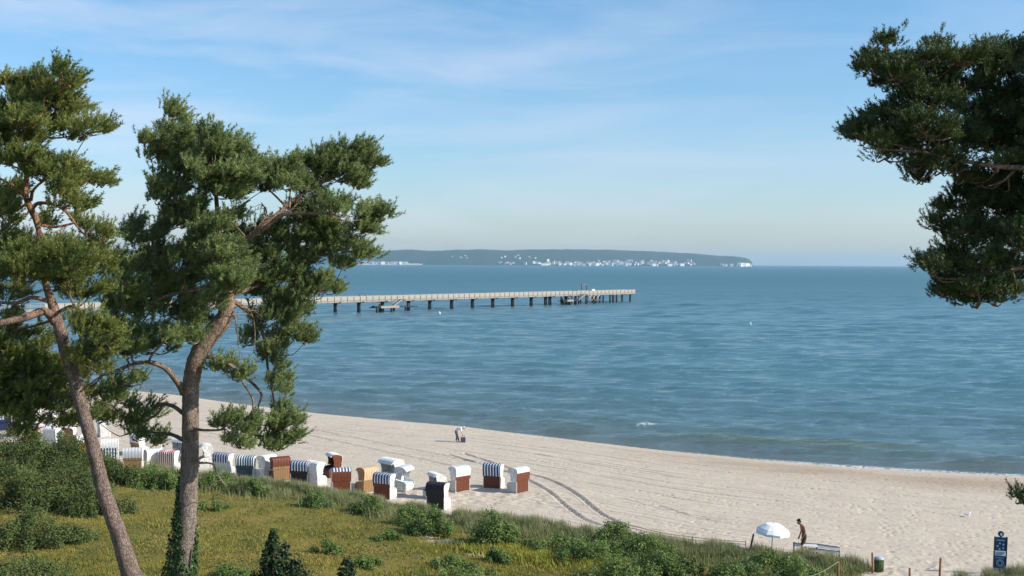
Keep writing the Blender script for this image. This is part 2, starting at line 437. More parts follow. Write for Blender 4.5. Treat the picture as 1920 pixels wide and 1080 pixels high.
LK(tcn.outputs['Object'], nC.inputs['Vector']); LK(nC.outputs[0], bp.inputs['Height'])
# fine raked lines that follow the shore, and small scuffs
al = N(t, 'ShaderNodeAttribute'); al.attribute_name = 'inland'; sx_ = N(t, 'ShaderNodeSeparateXYZ'); cx_ = N(t, 'ShaderNodeCombineXYZ')
mA = N(t, 'ShaderNodeMath', operation='MULTIPLY'); mA.inputs[1].default_value = .10
mB = N(t, 'ShaderNodeMath', operation='MULTIPLY'); mB.inputs[1].default_value = 1.9
nR = N(t, 'ShaderNodeTexNoise'); nR.inputs['Scale'].default_value = 1.0; nR.inputs['Detail'].default_value = 4; nR.inputs['Roughness'].default_value = .6
bR = N(t, 'ShaderNodeBump'); bR.inputs['Distance'].default_value = .22; bR.inputs['Strength'].default_value = .8
nS = N(t, 'ShaderNodeTexVoronoi'); nS.inputs['Scale'].default_value = 1.9; nS.inputs['Randomness'].default_value = 1
mS = N(t, 'ShaderNodeMapRange'); mS.inputs[1].default_value = 0; mS.inputs[2].default_value = .30
bS = N(t, 'ShaderNodeBump'); bS.inputs['Distance'].default_value = .04; bS.inputs['Strength'].default_value = .8
LK(tcn.outputs['Object'], sx_.inputs[0]); LK(sx_.outputs[0], mA.inputs[0]); LK(al.outputs['Fac'], mB.inputs[0]); LK(mA.outputs[0], cx_.inputs[0]); LK(mB.outputs[0], cx_.inputs[1])
LK(cx_.outputs[0], nR.inputs['Vector']); LK(nR.outputs[0], bR.inputs['Height']); LK(tcn.outputs['Object'], nS.inputs['Vector']); LK(nS.outputs['Distance'], mS.inputs[0]); LK(mS.outputs[0], bS.inputs['Height'])
LK(bR.outputs[0], bS.inputs['Normal']); LK(bS.outputs[0], bp.inputs['Normal']); LK(bp.outputs[0], b.inputs['Normal'])
M['ground'] = m
gm = arrmesh('beach_and_dune', np.stack([X, Yg, H], -1).reshape(-1, 3), Fq, m, {'veg': veg, 'wet': wet, 'damp': np.clip(bnd, 0, 1), 'inland': s_al}, smooth=True)
tag(link('beach_and_dune', gm), 'pale sandy beach running into a grassy dune', None, kind='structure')
# the shore's land carried on behind the camera and to the sides
def far_ground():
    m2 = MB(); m2.add([(-1500, -900, 1.2), (1500, -900, 1.2), (1500, 5, 1.2), (-1500, 5, 1.2)], [(0, 1, 2, 3)])
    o = m2.build('hinterland', simple('hinterland_grass', (0.09, 0.10, 0.03), 0.9, 0.4, 0.05)); tag(o, 'grassy ground behind the dune', None, kind='structure')
far_ground()

def ground_at(x, y):
    """true height of the sculpted sheet"""
    i = min(max(np.searchsorted(xs, x)-1, 0), nx-2); j = min(max(np.searchsorted(ys, y)-1, 0), ny-2)
    return float(H[j:j+2, i:i+2].mean())

# ------------------------------------------------------------------ sea
rows = np.concatenate([[60.0], 76.0*np.exp(np.arange(0, math.log(28500/76.0), 0.0036))])
cols = np.linspace(-0.80, 0.80, 430)
SX = rows[:, None]*cols[None, :]; SY = np.repeat(rows[:, None], len(cols), 1)
SZ = np.zeros_like(SX); rg = np.random.default_rng(5)
dsh = SY - yW(np.clip(SX, -200, 200))
amp_fade = np.clip(dsh/18.0, 0.12, 1) * np.clip(1.25 - SY/700.0, 0, 1)
for k in range(64):
    big = k < 36
    lam = (4.0 * (12.0/4.0)**rg.random()) if big else 1.2 * (4.0/1.2)**rg.random()
    th = math.radians(90 + rg.normal(-8, 15)); kk = 2*math.pi/lam
    A = 0.0042*lam if big else 0.0038*lam
    lim = np.clip(2.2 - SY*0.0036*3.2/lam, 0, 1)
    ph = kk*(SX*math.cos(th)+SY*math.sin(th)) + rg.random()*6.28
    SZ += A*((1-np.abs(np.sin(ph/2)))*2-.73 if big else np.sin(ph)) * lim
gust = 0.55 + 0.6*vnoise(SX*0.35, SY, 16, 101) 
SZ *= amp_fade*gust
# separate little crests, each a few metres long
rgw = np.random.default_rng(55)
nw_ = 11000
wy = 84*np.exp(rgw.random(nw_)**1.0*math.log(700/84)); wx = rgw.uniform(-.52, .52, nw_)*wy
lnr = math.log(rows[2]/rows[1])
for x0, y0, q0, q1 in zip(wx, wy, rgw.random(nw_), rgw.random(nw_)):
    if y0 < np.interp(x0, WP[:, 0], WP[:, 1]) + 5: continue
    sc0 = (y0/150)**.6; ln_ = (2.0+5.0*q0*q0)*sc0; wd_ = (.29+.20*q1)*sc0
    j = 1+int(math.log(y0/76.0)/lnr); dj = int((2.6*wd_+.32*ln_*1.5)/(y0*lnr))+2; c0 = (x0/y0+.8)/1.6*429; dc = int(1.8*ln_/(y0*1.6/429))+2
    j0, j1 = max(j-dj, 1), min(j+dj, len(rows)); i0, i1 = max(int(c0)-dc, 0), min(int(c0)+dc, 430)
    dx_ = SX[j0:j1, i0:i1]-x0; dy_ = SY[j0:j1, i0:i1]-y0+.13*dx_+.012*dx_*dx_/sc0*(q1-.5)
    SZ[j0:j1, i0:i1] += (.22+.50*q0*q1)*wd_*(1-y0/900)*np.exp(-(dx_/ln_)**2*1.6-(dy_/wd_)**2)/np.maximum(amp_fade[j0:j1, i0:i1]*0+1, .1)
# low swells coming in parallel with the shore
SZ += 0.17*sstep(3, 9, dsh)*sstep(60, 25, dsh)*np.maximum(0, np.sin(2*math.pi*(dsh+2.6*vnoise(SX, SX*0, 13, 103))/8.5))**4*sstep(.2, .6, vnoise(SX, dsh, 14, 104))
idx = np.arange(SX.size).reshape(SX.shape)
Fq = np.stack([idx[:-1, :-1], idx[:-1, 1:], idx[1:, 1:], idx[1:, :-1]], -1).reshape(-1, 4)
m, t, b = newmat('sea_water'); LK = t.links.new
tcn = N(t, 'ShaderNodeTexCoord')
ad = N(t, 'ShaderNodeAttribute'); ad.attribute_name = 'shore'
asb = N(t, 'ShaderNodeAttribute'); asb.attribute_name = 'shoal'
afo = N(t, 'ShaderNodeAttribute'); afo.attribute_name = 'foam'
cr = N(t, 'ShaderNodeValToRGB'); E = cr.color_ramp.elements
E[0].position = 0.0; E[0].color = (0.10, 0.11, 0.085, 1)
E[1].position = 1.0; E[1].color = (0.068, 0.178, 0.225, 1)
for p_, c_ in ((0.12, (0.10, 0.13, 0.12)), (0.3, (0.09, 0.162, 0.175)), (0.6, (0.075, 0.175, 0.21))):
    e = E.new(p_); e.color = (*c_, 1)
msh = N(t, 'ShaderNodeMix', data_type='RGBA'); msh.inputs[7].default_value = (0.095, 0.125, 0.06, 1)
# patches of darker weed and wind-ruffled water stretched along the shore
mpp = N(t, 'ShaderNodeMapping'); mpp.inputs['Scale'].default_value = (0.018, 0.06, 1); mpp.inputs['Rotation'].default_value = (0, 0, math.radians(20))
npz = N(t, 'ShaderNodeTexNoise'); npz.inputs['Scale'].default_value = 1.0; npz.inputs['Detail'].default_value = 4
mrp = N(t, 'ShaderNodeMapRange'); mrp.inputs[1].default_value = 0.35; mrp.inputs[2].default_value = 0.65; mrp.inputs[3].default_value = 0.9; mrp.inputs[4].default_value = 1.05
mxp = N(t, 'ShaderNodeMix', data_type='RGBA', blend_type='MULTIPLY'); mxp.inputs[0].default_value = 1
mfo = N(t, 'ShaderNodeMix', data_type='RGBA'); mfo.inputs[7].default_value = (0.75, 0.78, 0.78, 1)
nfo = N(t, 'ShaderNodeTexNoise'); nfo.inputs['Scale'].default_value = 3.5; nfo.inputs['Detail'].default_value = 5
mff = N(t, 'ShaderNodeMath', operation='MULTIPLY'); mrf = N(t, 'ShaderNodeMapRange'); mrf.inputs[1].default_value = 0.40; mrf.inputs[2].default_value = 0.56
LK(tcn.outputs['Object'], mpp.inputs[0]); LK(mpp.outputs[0], npz.inputs['Vector']); LK(npz.outputs[0], mrp.inputs[0])
LK(ad.outputs['Fac'], cr.inputs[0]); LK(cr.outputs[0], mxp.inputs[6]); LK(mrp.outputs[0], mxp.inputs[7])
LK(mxp.outputs[2], msh.inputs[6]); LK(asb.outputs['Fac'], msh.inputs[0])
LK(tcn.outputs['Object'], nfo.inputs['Vector']); LK(nfo.outputs[0], mrf.inputs[0]); LK(mrf.outputs[0], mff.inputs[0]); LK(afo.outputs['Fac'], mff.inputs[1])
LK(mff.outputs[0], mfo.inputs[0]); LK(msh.outputs[2], mfo.inputs[6]); LK(mfo.outputs[2], b.inputs['Base Color'])
b.inputs['Roughness'].default_value = 0.10; b.inputs['IOR'].default_value = 1.33
# ripples: two sizes near, a long one far out
mp1 = N(t, 'ShaderNodeMapping'); mp1.inputs['Scale'].default_value = (0.30, 1.8, 1); mp1.inputs['Rotation'].default_value = (0, 0, math.radians(8))
w1 = N(t, 'ShaderNodeTexNoise'); w1.inputs['Scale'].default_value = 1.1; w1.inputs['Detail'].default_value = 5; w1.inputs['Roughness'].default_value = 0.6
mp2 = N(t, 'ShaderNodeMapping'); mp2.inputs['Scale'].default_value = (0.045, 0.30, 1); mp2.inputs['Rotation'].default_value = (0, 0, math.radians(4))
w2 = N(t, 'ShaderNodeTexNoise'); w2.inputs['Scale'].default_value = 1.0; w2.inputs['Detail'].default_value = 6; w2.inputs['Roughness'].default_value = 0.62
b1 = N(t, 'ShaderNodeBump'); b1.inputs['Distance'].default_value = 0.22; b1.inputs['Strength'].default_value = 0.7
b2 = N(t, 'ShaderNodeBump'); b2.inputs['Distance'].default_value = 1.3; b2.inputs['Strength'].default_value = 0.7
LK(tcn.outputs['Object'], mp1.inputs[0]); LK(mp1.outputs[0], w1.inputs['Vector']); LK(w1.outputs[0], b1.inputs['Height'])
LK(tcn.outputs['Object'], mp2.inputs[0]); LK(mp2.outputs[0], w2.inputs['Vector']); LK(w2.outputs[0], b2.inputs['Height'])
# waves too small to resolve far out make the distant sea rougher
afr = N(t, 'ShaderNodeAttribute'); afr.attribute_name = 'far'
mrr = N(t, 'ShaderNodeMapRange'); mrr.inputs[3].default_value = .10; mrr.inputs[4].default_value = .5
LK(afr.outputs['Fac'], mrr.inputs[0]); LK(mrr.outputs[0], b.inputs['Roughness'])
mp3 = N(t, 'ShaderNodeMapping'); mp3.inputs['Scale'].default_value = (0.003, 0.022, 1)
w3 = N(t, 'ShaderNodeTexNoise'); w3.inputs['Scale'].default_value = 1.0; w3.inputs['Detail'].default_value = 8; w3.inputs['Roughness'].default_value = 0.7
b3 = N(t, 'ShaderNodeBump'); b3.inputs['Distance'].default_value = 12.0
LK(tcn.outputs['Object'], mp3.inputs[0]); LK(mp3.outputs[0], w3.inputs['Vector']); LK(w3.outputs[0], b3.inputs['Height']); LK(afr.outputs['Fac'], b3.inputs['Strength']); LK(b3.outputs[0], b2.inputs['Normal'])
LK(b2.outputs[0], b1.inputs['Normal']); LK(b1.outputs[0], b.inputs['Normal'])
shore_a = np.clip(np.log1p(np.maximum(dsh, 0)/4.0)/math.log(1+600/4.0), 0, 1)
sb = G(1500, 832, 0)
sl = (yW(sb[0]+6)-yW(sb[0]-6))/12.0
dxs = SX-sb[0]; dys = SY-sb[1]-sl*dxs*0.75
shoal = 0.75*np.exp(-((dxs/8.5)**2)**1.2 - ((dys/2.6)**2)**1.2) + 0.25*np.exp(-((dys+0.3)/1.3)**2)*sstep(-32, -8, dxs)*sstep(10, 4, dxs)
foam = sstep(12, 24, SX)*sstep(1.2, 0.4, np.abs(dsh-0.4))*1.0 + 0.5*sstep(0.35, 0.1, np.abs(dsh))
bk = G(1212, 801, 0)
foam += .75*sstep(.55, .25, np.abs(dsh-.1-.35*vnoise(SX, SX*0, 2.2, 109)))*sstep(.3, .6, vnoise(SX, SX*0, 3.1, 110))
foam += 1.3*np.exp(-((SX-bk[0])/0.9)**4 - ((SY-bk[1])/0.5)**4)
SZ += 0.14*np.exp(-((SX-bk[0])/1.4)**2 - ((SY-bk[1])/0.7)**2)
wm = arrmesh('sea', np.stack([SX, SY, SZ], -1).reshape(-1, 3), Fq, m, {'far': sstep(math.log(180), math.log(1500), np.log(SY)), 'shore': shore_a, 'shoal': np.clip(shoal, 0, 1), 'foam': np.clip(foam, 0, 1)}, smooth=True)
tag(link('sea', wm), 'rippled blue sea', None, kind='structure')

# ------------------------------------------------------------------ far coast
def far_coast():
    prof = [(250, 0), (330, 8), (450, 17), (560, 21), (640, 23), (700, 24), (760, 25.5), (820, 25), (880, 26), (960, 26.5), (1080, 28), (1140, 27.5), (1200, 25.5), (1290, 22), (1340, 17.5), (1385, 16), (1400, 13), (1408, 8), (1412, 0)]
    ul = np.arange(240, 1416, 2.0)
    hh = np.interp(ul, [p[0] for p in prof], [p[1] for p in prof])
    hh = hh + 0.9*(vnoise(ul, ul*0, 30, 201)-0.5) + 0.7*(vnoise(ul, ul*0, 9, 202)-0.5)*(hh > 4)
    dep = np.linspace(0, 1, 26)
    V = []; 
    for k, dd in enumerate(dep):
        Yd = 9900 + dd*2600
        f = np.sin(min(dd*1.6, 1)*math.pi/2)**0.9
        z_top = 16 + hh*12000/F*0.93
        for u, z in zip(ul, z_top):
            x = (u-960)/F*Yd
            zz = -4 + (z+2)*f + 14*(vnoise(np.array([x]), np.array([Yd*1.0]), 260, 205)[0]-0.5)*f
            V.append((x, Yd + 120*(vnoise(np.array([x]), np.array([0.0]), 500, 207)[0]-0.5), zz if z > 17 else -6))
    n, kx = len(dep), len(ul)
    idx = np.arange(n*kx).reshape(n, kx)
    Fq = np.stack([idx[:-1, :-1], idx[:-1, 1:], idx[1:, 1:], idx[1:, :-1]], -1).reshape(-1, 4)
    me = arrmesh('far_hills', np.array(V), Fq, simple('distant_forest', (0.025, 0.06, 0.04), 0.9, 0.45, 0.012, 12.0, bscale=0.02), smooth=True)
    tag(link('far_hills', me), 'long wooded hill across the bay', None, kind='structure')
    def zg(u, dd):
        h_ = np.interp(u, ul, hh); f = np.sin(min(dd*1.6, 1)*math.pi/2)**0.9
        return -4 + (16 + h_*12000/F*0.93 + 2)*f
    # white chalk cliff at the headland
    mb = MB(); rgc = random.Random(3); top = []; bot = []
    us = np.linspace(1386, 1409, 14)
    for i, u in enumerate(us):
        x = (u-960)/F*9860
        top.append((x, 9860 + rgc.uniform(0, 25), 26 + rgc.uniform(-4, 4) - (8 if i == 0 or i == 13 else 0))); bot.append((x, 9835 + rgc.uniform(0, 15), -3))
    bk_ = [(p[0], 9960, p[2]+4) for p in top]
    n_ = len(us); V = top + bot + bk_
    Fs = [(n_+i, n_+i+1, i+1, i) for i in range(n_-1)] + [(i, i+1, 2*n_+i+1, 2*n_+i) for i in range(n_-1)]
    mb.add(V, Fs)
    o = mb.build('chalk_cliff', simple('chalk', (0.85, 0.84, 0.8), 0.9, 0.1, 0.03)); tag(o, 'white chalk cliff at the tip of the far headland', None, kind='structure')
    mb = MB()
    for i in range(20):
        u0 = 640 + i*7.6; x0 = (u0-960)/F*9830; x1 = (u0+7.6-960)/F*9830; h0 = 11 + 4*rgc.random()
        mb.add([(x0, 9830, -2), (x1, 9830, -2), (x1, 9850, h0), (x0, 9850, h0)], [(0, 1, 2, 3)])
    o = mb.build('far_shore_bank', simple('pale_bank', (0.5, 0.40, 0.36), 0.9, 0.2, 0.02)); tag(o, 'pale sand bank along the far shore', None, kind='structure')
    # houses of the town on the slope
    wm_ = simple('far_white_render', (0.82, 0.80, 0.77), 0.8, 0.1, 0.1); rm = simple('far_red_roof', (0.30, 0.13, 0.09), 0.8, 0.2, 0.1); rm2 = simple('far_grey_roof', (0.25, 0.25, 0.27), 0.8, 0.2, 0.1)
    protos = []
    for w_, d_, h_, rf, rmm in ((16, 12, 10, 5, rm), (26, 13, 13, 5, rm2), (12, 10, 8, 4, rm), (38, 14, 16, 3, rm2), (20, 12, 22, 3, rm)):
        q = MB(); q.box(-w_/2, w_/2, -d_/2, d_/2, -8, h_)
        q.add([(-w_/2-.5, -d_/2-.5, h_+.05), (w_/2+.5, -d_/2-.5, h_+.05), (w_/2+.5, d_/2+.5, h_+.05), (-w_/2-.5, d_/2+.5, h_+.05), (-w_/2, 0, h_+rf), (w_/2, 0, h_+rf)], [(0, 1, 5, 4), (2, 3, 4, 5), (1, 2, 5), (3, 0, 4), (3, 2, 1, 0)], 1)
        protos.append(q.mesh('far_house', [wm_, rmm]))
    rh = random.Random(11)
    def put(u, dd, k):
        Yd = 9900 + dd*2600
        x = (u-960)/F*Yd
        z = zg(u, dd)
        o = link('far_house', protos[k]); o.location = (x, Yd-6, max(z, 1.0)+2); o.rotation_euler = (0, 0, rh.uniform(-0.5, 0.5))
        return o
    for i in range(150):
        u = rh.gauss(1085, 45) if i < 85 else rh.uniform(1140, 1300)
        dd = abs(rh.gauss(0, 0.03))+0.010 if i < 125 else abs(rh.gauss(0, 0.07))+.02
        tag(put(min(max(u, 985), 1330), min(dd, .2), rh.choice([0, 1, 2, 3, 0, 1, 4])), 'tiny pale house of the far town on the slope across the bay', 'house', 'houses of the far town')
    for i in range(16):
        tag(put(rh.uniform(935, 965) if i < 9 else rh.uniform(1350, 1382), 0.015 + 0.03*rh.random(), rh.choice([0, 1, 2])), 'tiny pale house by the water apart from the far town', 'house', 'lone houses on the far shore')
    for i in range(12):
        tag(put(rh.uniform(800, 900) if i < 5 else rh.uniform(940, 1010), rh.uniform(.13, .25), rh.choice([0, 2])), 'tiny pale house high on the wooded far hill', 'house', 'houses high on the far hill')
    for i in range(14):
        o = put(655 + i*8.2 + rh.uniform(-2, 2), 0.004, rh.choice([1, 3, 3])); o.location.z = 2 + 9; o.location.y = 9845
        tag(o, 'pale beachfront building at the left end of the far shore', 'building', 'beachfront buildings on the far shore')
far_coast()

# ------------------------------------------------------------------ pier
def rotz(p, a): c, s = math.cos(a), math.sin(a); return np.array([p[0]*c-p[1]*s, p[0]*s+p[1]*c])
PA = G(587, 590, 0)[:2]; PB = G(1190, 566.5, 0)[:2]
pdir = (PB-PA); plen = np.linalg.norm(pdir); pdir = pdir/plen
pang = math.atan2(pdir[1], pdir[0])
def pier_s(u):
    """metres along the pier from PA at photo column u (front edge)"""
    v = 560.0; k = ((u-960)+ROLL*(v-HV))/F
    return (k*PA[1]-PA[0])/(pdir[0]-k*pdir[1])
def build_pier():
    M['plank'] = simple('weathered_pier_timber', (0.30, 0.27, 0.23), 0.85, 0.3, 2.0, 0.01)
    M['pile'] = simple('wet_dark_pile', (0.022, 0.026, 0.036), 0.6, 0.4, 2.0, 0.01)
    M['panel'] = simple('pale_railing_boards', (0.42, 0.37, 0.31), 0.8, 0.25, 3.0, 0.01)
    M['steel'] = simple('blue_grey_steel', (0.10, 0.13, 0.17), 0.5, 0.2, 3.0)
    root = thing('pier', (PA[0], PA[1], 0), pang, 'long timber pier on dark piles reaching out into the sea', 'pier')
    s0 = pier_s(-330)
    W = 4.2; zd = 3.95
    d = MB(); d.box(s0, plen+1, 0.15, W, 3.62, zd)
    for k in range(int((plen-s0)/0.6)):
        x = s0 + k*0.6; d.box(x+.02, x+.56, 0.0, W+0.12, zd+.003, zd+.06)
    d.box(s0, plen+1, -0.02, 0.12, 3.42, 3.94); d.box(s0, plen+1, W+.03, W+.17, 3.42, 3.94)
    d.build('deck', M['plank'], root)
    # wide head of the pier
    h = MB(); h.box(plen-24, plen+1, W+.2, W+8, 3.6, zd); h.build('pier_head', M['plank'], root)
    pitch = 2.73; n = int((plen-s0)/pitch)
    def panel():
        q = MB(); q.box(-0.07, 0.07, -0.05, 0.09, zd-0.5, zd+1.28)
        return q
    post = panel().mesh('railing_post', M['pile'])
    q = MB()
    for k in range(7): q.box(.12, pitch-.12, 0, .05, zd+.12+k*.165, zd+.12+k*.165+.135)
    q.box(-.0, pitch, -.03, .1, zd+1.27, zd+1.36)
    panel_m = q.mesh('railing_panel', M['panel'])
    front = [i for i in range(n+1)]
    nn = 0
    for i in front:
        x = plen - i*pitch
        if x < s0+pitch: break
        if nn >= 96: break
        o = link('railing_panel', panel_m, root); o.location = (x-pitch+.6, 0.02, 0)
        o = link('railing_post', post, root); o.location = (x+.6, 0, 0)
        nn += 1
    r = MB()
    xx = s0
    while xx < plen: r.box(xx-.05, xx+.05, W+.0, W+.1, zd+.06, zd+1.25); xx += pitch
    for z in (0.45, 0.85, 1.25): r.box(s0, plen, W+.11, W+.17, zd+z, zd+z+.07)
    r.build('far_railing', M['panel'], root)
    def pile(x, y, ztop, rr=0.24):
        q = MB(); q.lathe([(rr, -3), (rr*1.0, -0.2), (rr*.97, 1), (rr*.95, ztop)], 10); o = q.build('pile', M['pile'], root); o.location = (x, y, 0); return o
    x = pier_s(587)
    xs_ = []
    while x > s0+5: xs_.append(x); x -= 10.9
    for u in (637, 681, 725, 774, 814, 855, 894, 932, 969, 1004, 1031, 1039, 1069): xs_.append(pier_s(u))
    cap = MB(); cap.box(-.22, .22, -.35, W+.3, 3.2, 3.6); capm = cap.mesh('pile_cap', M['pile'])
    for x in xs_:
        pile(x, W/2-.45, 3.2, .38); pile(x+.2, W/2+.55, 3.2, .36)
        o = link('pile_cap', capm, root); o.location = (x, 0, 0)
    for u in (1088, 1094, 1101, 1109, 1116, 1123, 1133, 1146, 1152, 1158, 1175, 1190):
        pile(pier_s(u), .5 + (u % 3)*.9, 3.5, .42); 
    for u in (1092, 1112, 1128, 1150, 1170, 1188): pile(pier_s(u), W+6.5, 3.5, .3)
    hc = MB()
    for u in (1094, 1116, 1146, 1175, 1190): x = pier_s(u); hc.box(x-.2, x+.2, -.2, W+7.8, 3.2, 3.41)
    hc.build('head_beam', M['pile'], root)
    # landing stages low at the water with a gangway down to each
    def stage(ua, ub, ug0, ug1, zs=1.5):
        a, c = pier_s(ua), pier_s(ub)
        st = MB(); st.box(a, c, -3.4, -0.6, zs, zs+.25); st.box(a-.4, a+1.6, -3.6, -2.2, zs+.26, zs+.7)
        o = st.build('landing_stage', M['pile'], root)
        pl = MB(); pl.box(a+2.5, a+(c-a)*.55, -3.55, -3.42, zs-.1, zs+.65); pl.build('stage_boards', M['plank'], o)
        for k in range(6):
            x = a + (c-a)*(k+.3)/6; pile(x, -3.2 + (k % 2)*2.2, zs + (1.2 if k % 2 else .1), .38)
        g0, g1 = pier_s(ug0), pier_s(ug1)
        for yy in (-2.3, -1.3):
            gg = MB(); gg.tube([(g0, yy, zs+.3), (g1, yy, zd)], [.16, .16], 6, smooth=False); 
            gg.tube([(g0, yy, zs+1.2), (g1, yy, zd+.9)], [.06, .06], 6, smooth=False)
            gg.build('gangway_beam', M['panel'] if yy < -2 else M['steel'], root)
        gg = MB()
        for k in range(14):
            f_ = k/13; gg.box(g0+(g1-g0)*f_-.12, g0+(g1-g0)*f_+.12, -2.2, -1.35, zs+.3+(zd-zs-.3)*f_, zs+.36+(zd-zs-.3)*f_)
        gg.build('gangway_steps', M['pile'], root)
        sl_ = MB(); sl_.box(g1, g1+1.5, -2.6, -.1, zd-.3, zd-.05); sl_.build('gangway_landing', M['pile'], root)
    stage(690, 770, 727, 745)
    stage(1043, 1078, 1076, 1088)
    fr = MB(); a, c = pier_s(1094), pier_s(1104)
    fr.box(a, a+.3, .8, 1.1, zd+.07, zd+3.5); fr.box(c-.3, c, .8, 1.1, zd+.07, zd+3.5); fr.box(a-.1, c+.1, .75, 1.15, zd+3.5, zd+4.1)
    fr.build('gate_frame', M['steel'], root)
    kb = MB(); kb.box(pier_s(1114), pier_s(1119), 1, 3, zd+.07, zd+1.9); kb.build('machine_box', M['white'], root)
    for u in (1124, 1136, 1147, 1156, 1168, 1178, 1188):
        lp = MB(); x = pier_s(u); lp.lathe([(.09, zd+.06), (.07, zd+2.4), (.14, zd+2.45), (.14, zd+2.7), (.02, zd+2.75)], 8); o = lp.build('mooring_post', M['panel'], root); o.location = (x, .6, 0)
    for u in (1105, 1112, 1120):
        bb = MB(); x = pier_s(u); bb.tube([(x-1.2, -.2, 1.2), (x+1.2, -.2, 3.5)], [.16, .16], 6); bb.tube([(x+1.2, -.25, 1.2), (x-1.2, -.25, 3.5)], [.14, .14], 6)
        bb.build('cross_brace', M['panel'], root)
    return root, zd
PIER, ZDECK = build_pier()

# ------------------------------------------------------------------ pines
def tufts(pos, axis, rng, n_needle=22, tl=0.15, nl=0.065, nw=0.010, tint=None):
    """bottle-brush twigs: needles set round a short axis. returns verts, tris, tint"""
    Mn = len(pos)
    ax = axis/np.linalg.norm(axis, axis=1, keepdims=True)
    ref = np.tile(np.array([[0.31, 0.87, 0.12]]), (Mn, 1))
    a = np.cross(ax, ref); a /= np.linalg.norm(a, axis=1, keepdims=True); b_ = np.cross(ax, a)
    t = rng.random((Mn, n_needle)); ph = rng.random((Mn, n_needle))*2*math.pi
    L_ = tl*rng.uniform(.7, 1.3, (Mn, 1))
    base = pos[:, None, :] + ax[:, None, :]*(t*L_)[:, :, None]
    rad = a[:, None, :]*np.cos(ph)[:, :, None] + b_[:, None, :]*np.sin(ph)[:, :, None]
    el = rng.uniform(.45, .95, (Mn, n_needle))[:, :, None]
    d = rad*(1-el*.45) + ax[:, None, :]*el
    d /= np.linalg.norm(d, axis=2, keepdims=True)
    ln = nl*rng.uniform(.8, 1.25, (Mn, n_needle))[:, :, None]
    side = np.cross(d, ax[:, None, :]*.3 + rng.normal(size=(Mn, n_needle, 3))); side /= np.linalg.norm(side, axis=2, keepdims=True)
    v0 = base - side*nw; v1 = base + side*nw; v2 = base + d*ln
    V = np.stack([v0, v1, v2], 2).reshape(-1, 3)
    Fc = np.arange(len(V)).reshape(-1, 3)
    tt = (rng.random(Mn) if tint is None else tint)
    return V, Fc, np.repeat(np.clip(tt, 0, 1), n_needle*3)

M['needle'] = leafmat('pine_needles', (0.10, 0.135, 0.040), (0.36, 0.36, 0.11), 0.42, 0.40, (0.5, (0.21, 0.25, 0.070)))
M['needle2'] = leafmat('pine_needles_blueish', (0.11, 0.155, 0.065), (0.37, 0.42, 0.17), 0.42, 0.42, (0.5, (0.23, 0.29, 0.11)))
M['needle_shaded'] = leafmat('pine_needles_shaded', (0.035, 0.055, 0.020), (0.15, 0.18, 0.055), 0.5, 0.10, (0.5, (0.075, 0.11, 0.034)))  # darker copy of the needles: the right crown's shade is put into the colour
def barkmat(name, lo, hi, z0, z1):
    m, t, b = newmat(name); LK = t.links.new
    tcn = N(t, 'ShaderNodeTexCoord'); sp = N(t, 'ShaderNodeSeparateXYZ'); mr = N(t, 'ShaderNodeMapRange'); mr.inputs[1].default_value = z0; mr.inputs[2].default_value = z1
    mpn = N(t, 'ShaderNodeMapping'); mpn.inputs['Scale'].default_value = (1, 1, .35)
    vo = N(t, 'ShaderNodeTexVoronoi'); vo.inputs['Scale'].default_value = 26; vo.feature = 'DISTANCE_TO_EDGE'
    nz = N(t, 'ShaderNodeTexNoise'); nz.inputs['Scale'].default_value = 9; nz.inputs['Detail'].default_value = 8; nz.inputs['Roughness'].default_value = .7
    mx = N(t, 'ShaderNodeMix', data_type='RGBA'); mx.inputs[6].default_value = (*lo, 1); mx.inputs[7].default_value = (*hi, 1)
    mr2 = N(t, 'ShaderNodeMapRange'); mr2.inputs[1].default_value = .3; mr2.inputs[2].default_value = .7; mr2.inputs[3].default_value = .45; mr2.inputs[4].default_value = 1.35
    cm = N(t, 'ShaderNodeMix', data_type='RGBA', blend_type='MULTIPLY'); cm.inputs[0].default_value = 1
    mr3 = N(t, 'ShaderNodeMapRange'); mr3.inputs[1].default_value = 0; mr3.inputs[2].default_value = .12; mr3.inputs[3].default_value = .6; mr3.inputs[4].default_value = 1
    cm2 = N(t, 'ShaderNodeMix', data_type='RGBA', blend_type='MULTIPLY'); cm2.inputs[0].default_value = 1
    LK(tcn.outputs['Object'], sp.inputs[0]); LK(sp.outputs[2], mr.inputs[0]); LK(tcn.outputs['Object'], mpn.inputs[0]); LK(mpn.outputs[0], vo.inputs['Vector']); LK(mpn.outputs[0], nz.inputs['Vector'])
    LK(mr.outputs[0], mx.inputs[0]); LK(nz.outputs[0], mr2.inputs[0]); LK(mx.outputs[2], cm.inputs[6]); LK(mr2.outputs[0], cm.inputs[7])
    LK(vo.outputs['Distance'], mr3.inputs[0]); LK(cm.outputs[2], cm2.inputs[6]); LK(mr3.outputs[0], cm2.inputs[7]); LK(cm2.outputs[2], b.inputs['Base Color'])
    b.inputs['Roughness'].default_value = .9; b.inputs['Specular IOR Level'].default_value = .1
    bp = N(t, 'ShaderNodeBump'); bp.inputs['Distance'].default_value = .05; bp.inputs['Strength'].default_value = 1
    ad_ = N(t, 'ShaderNodeMath', operation='ADD'); LK(mr3.outputs[0], ad_.inputs[0]); LK(nz.outputs[0], ad_.inputs[1]); LK(ad_.outputs[0], bp.inputs['Height']); LK(bp.outputs[0], b.inputs['Normal'])
    return m

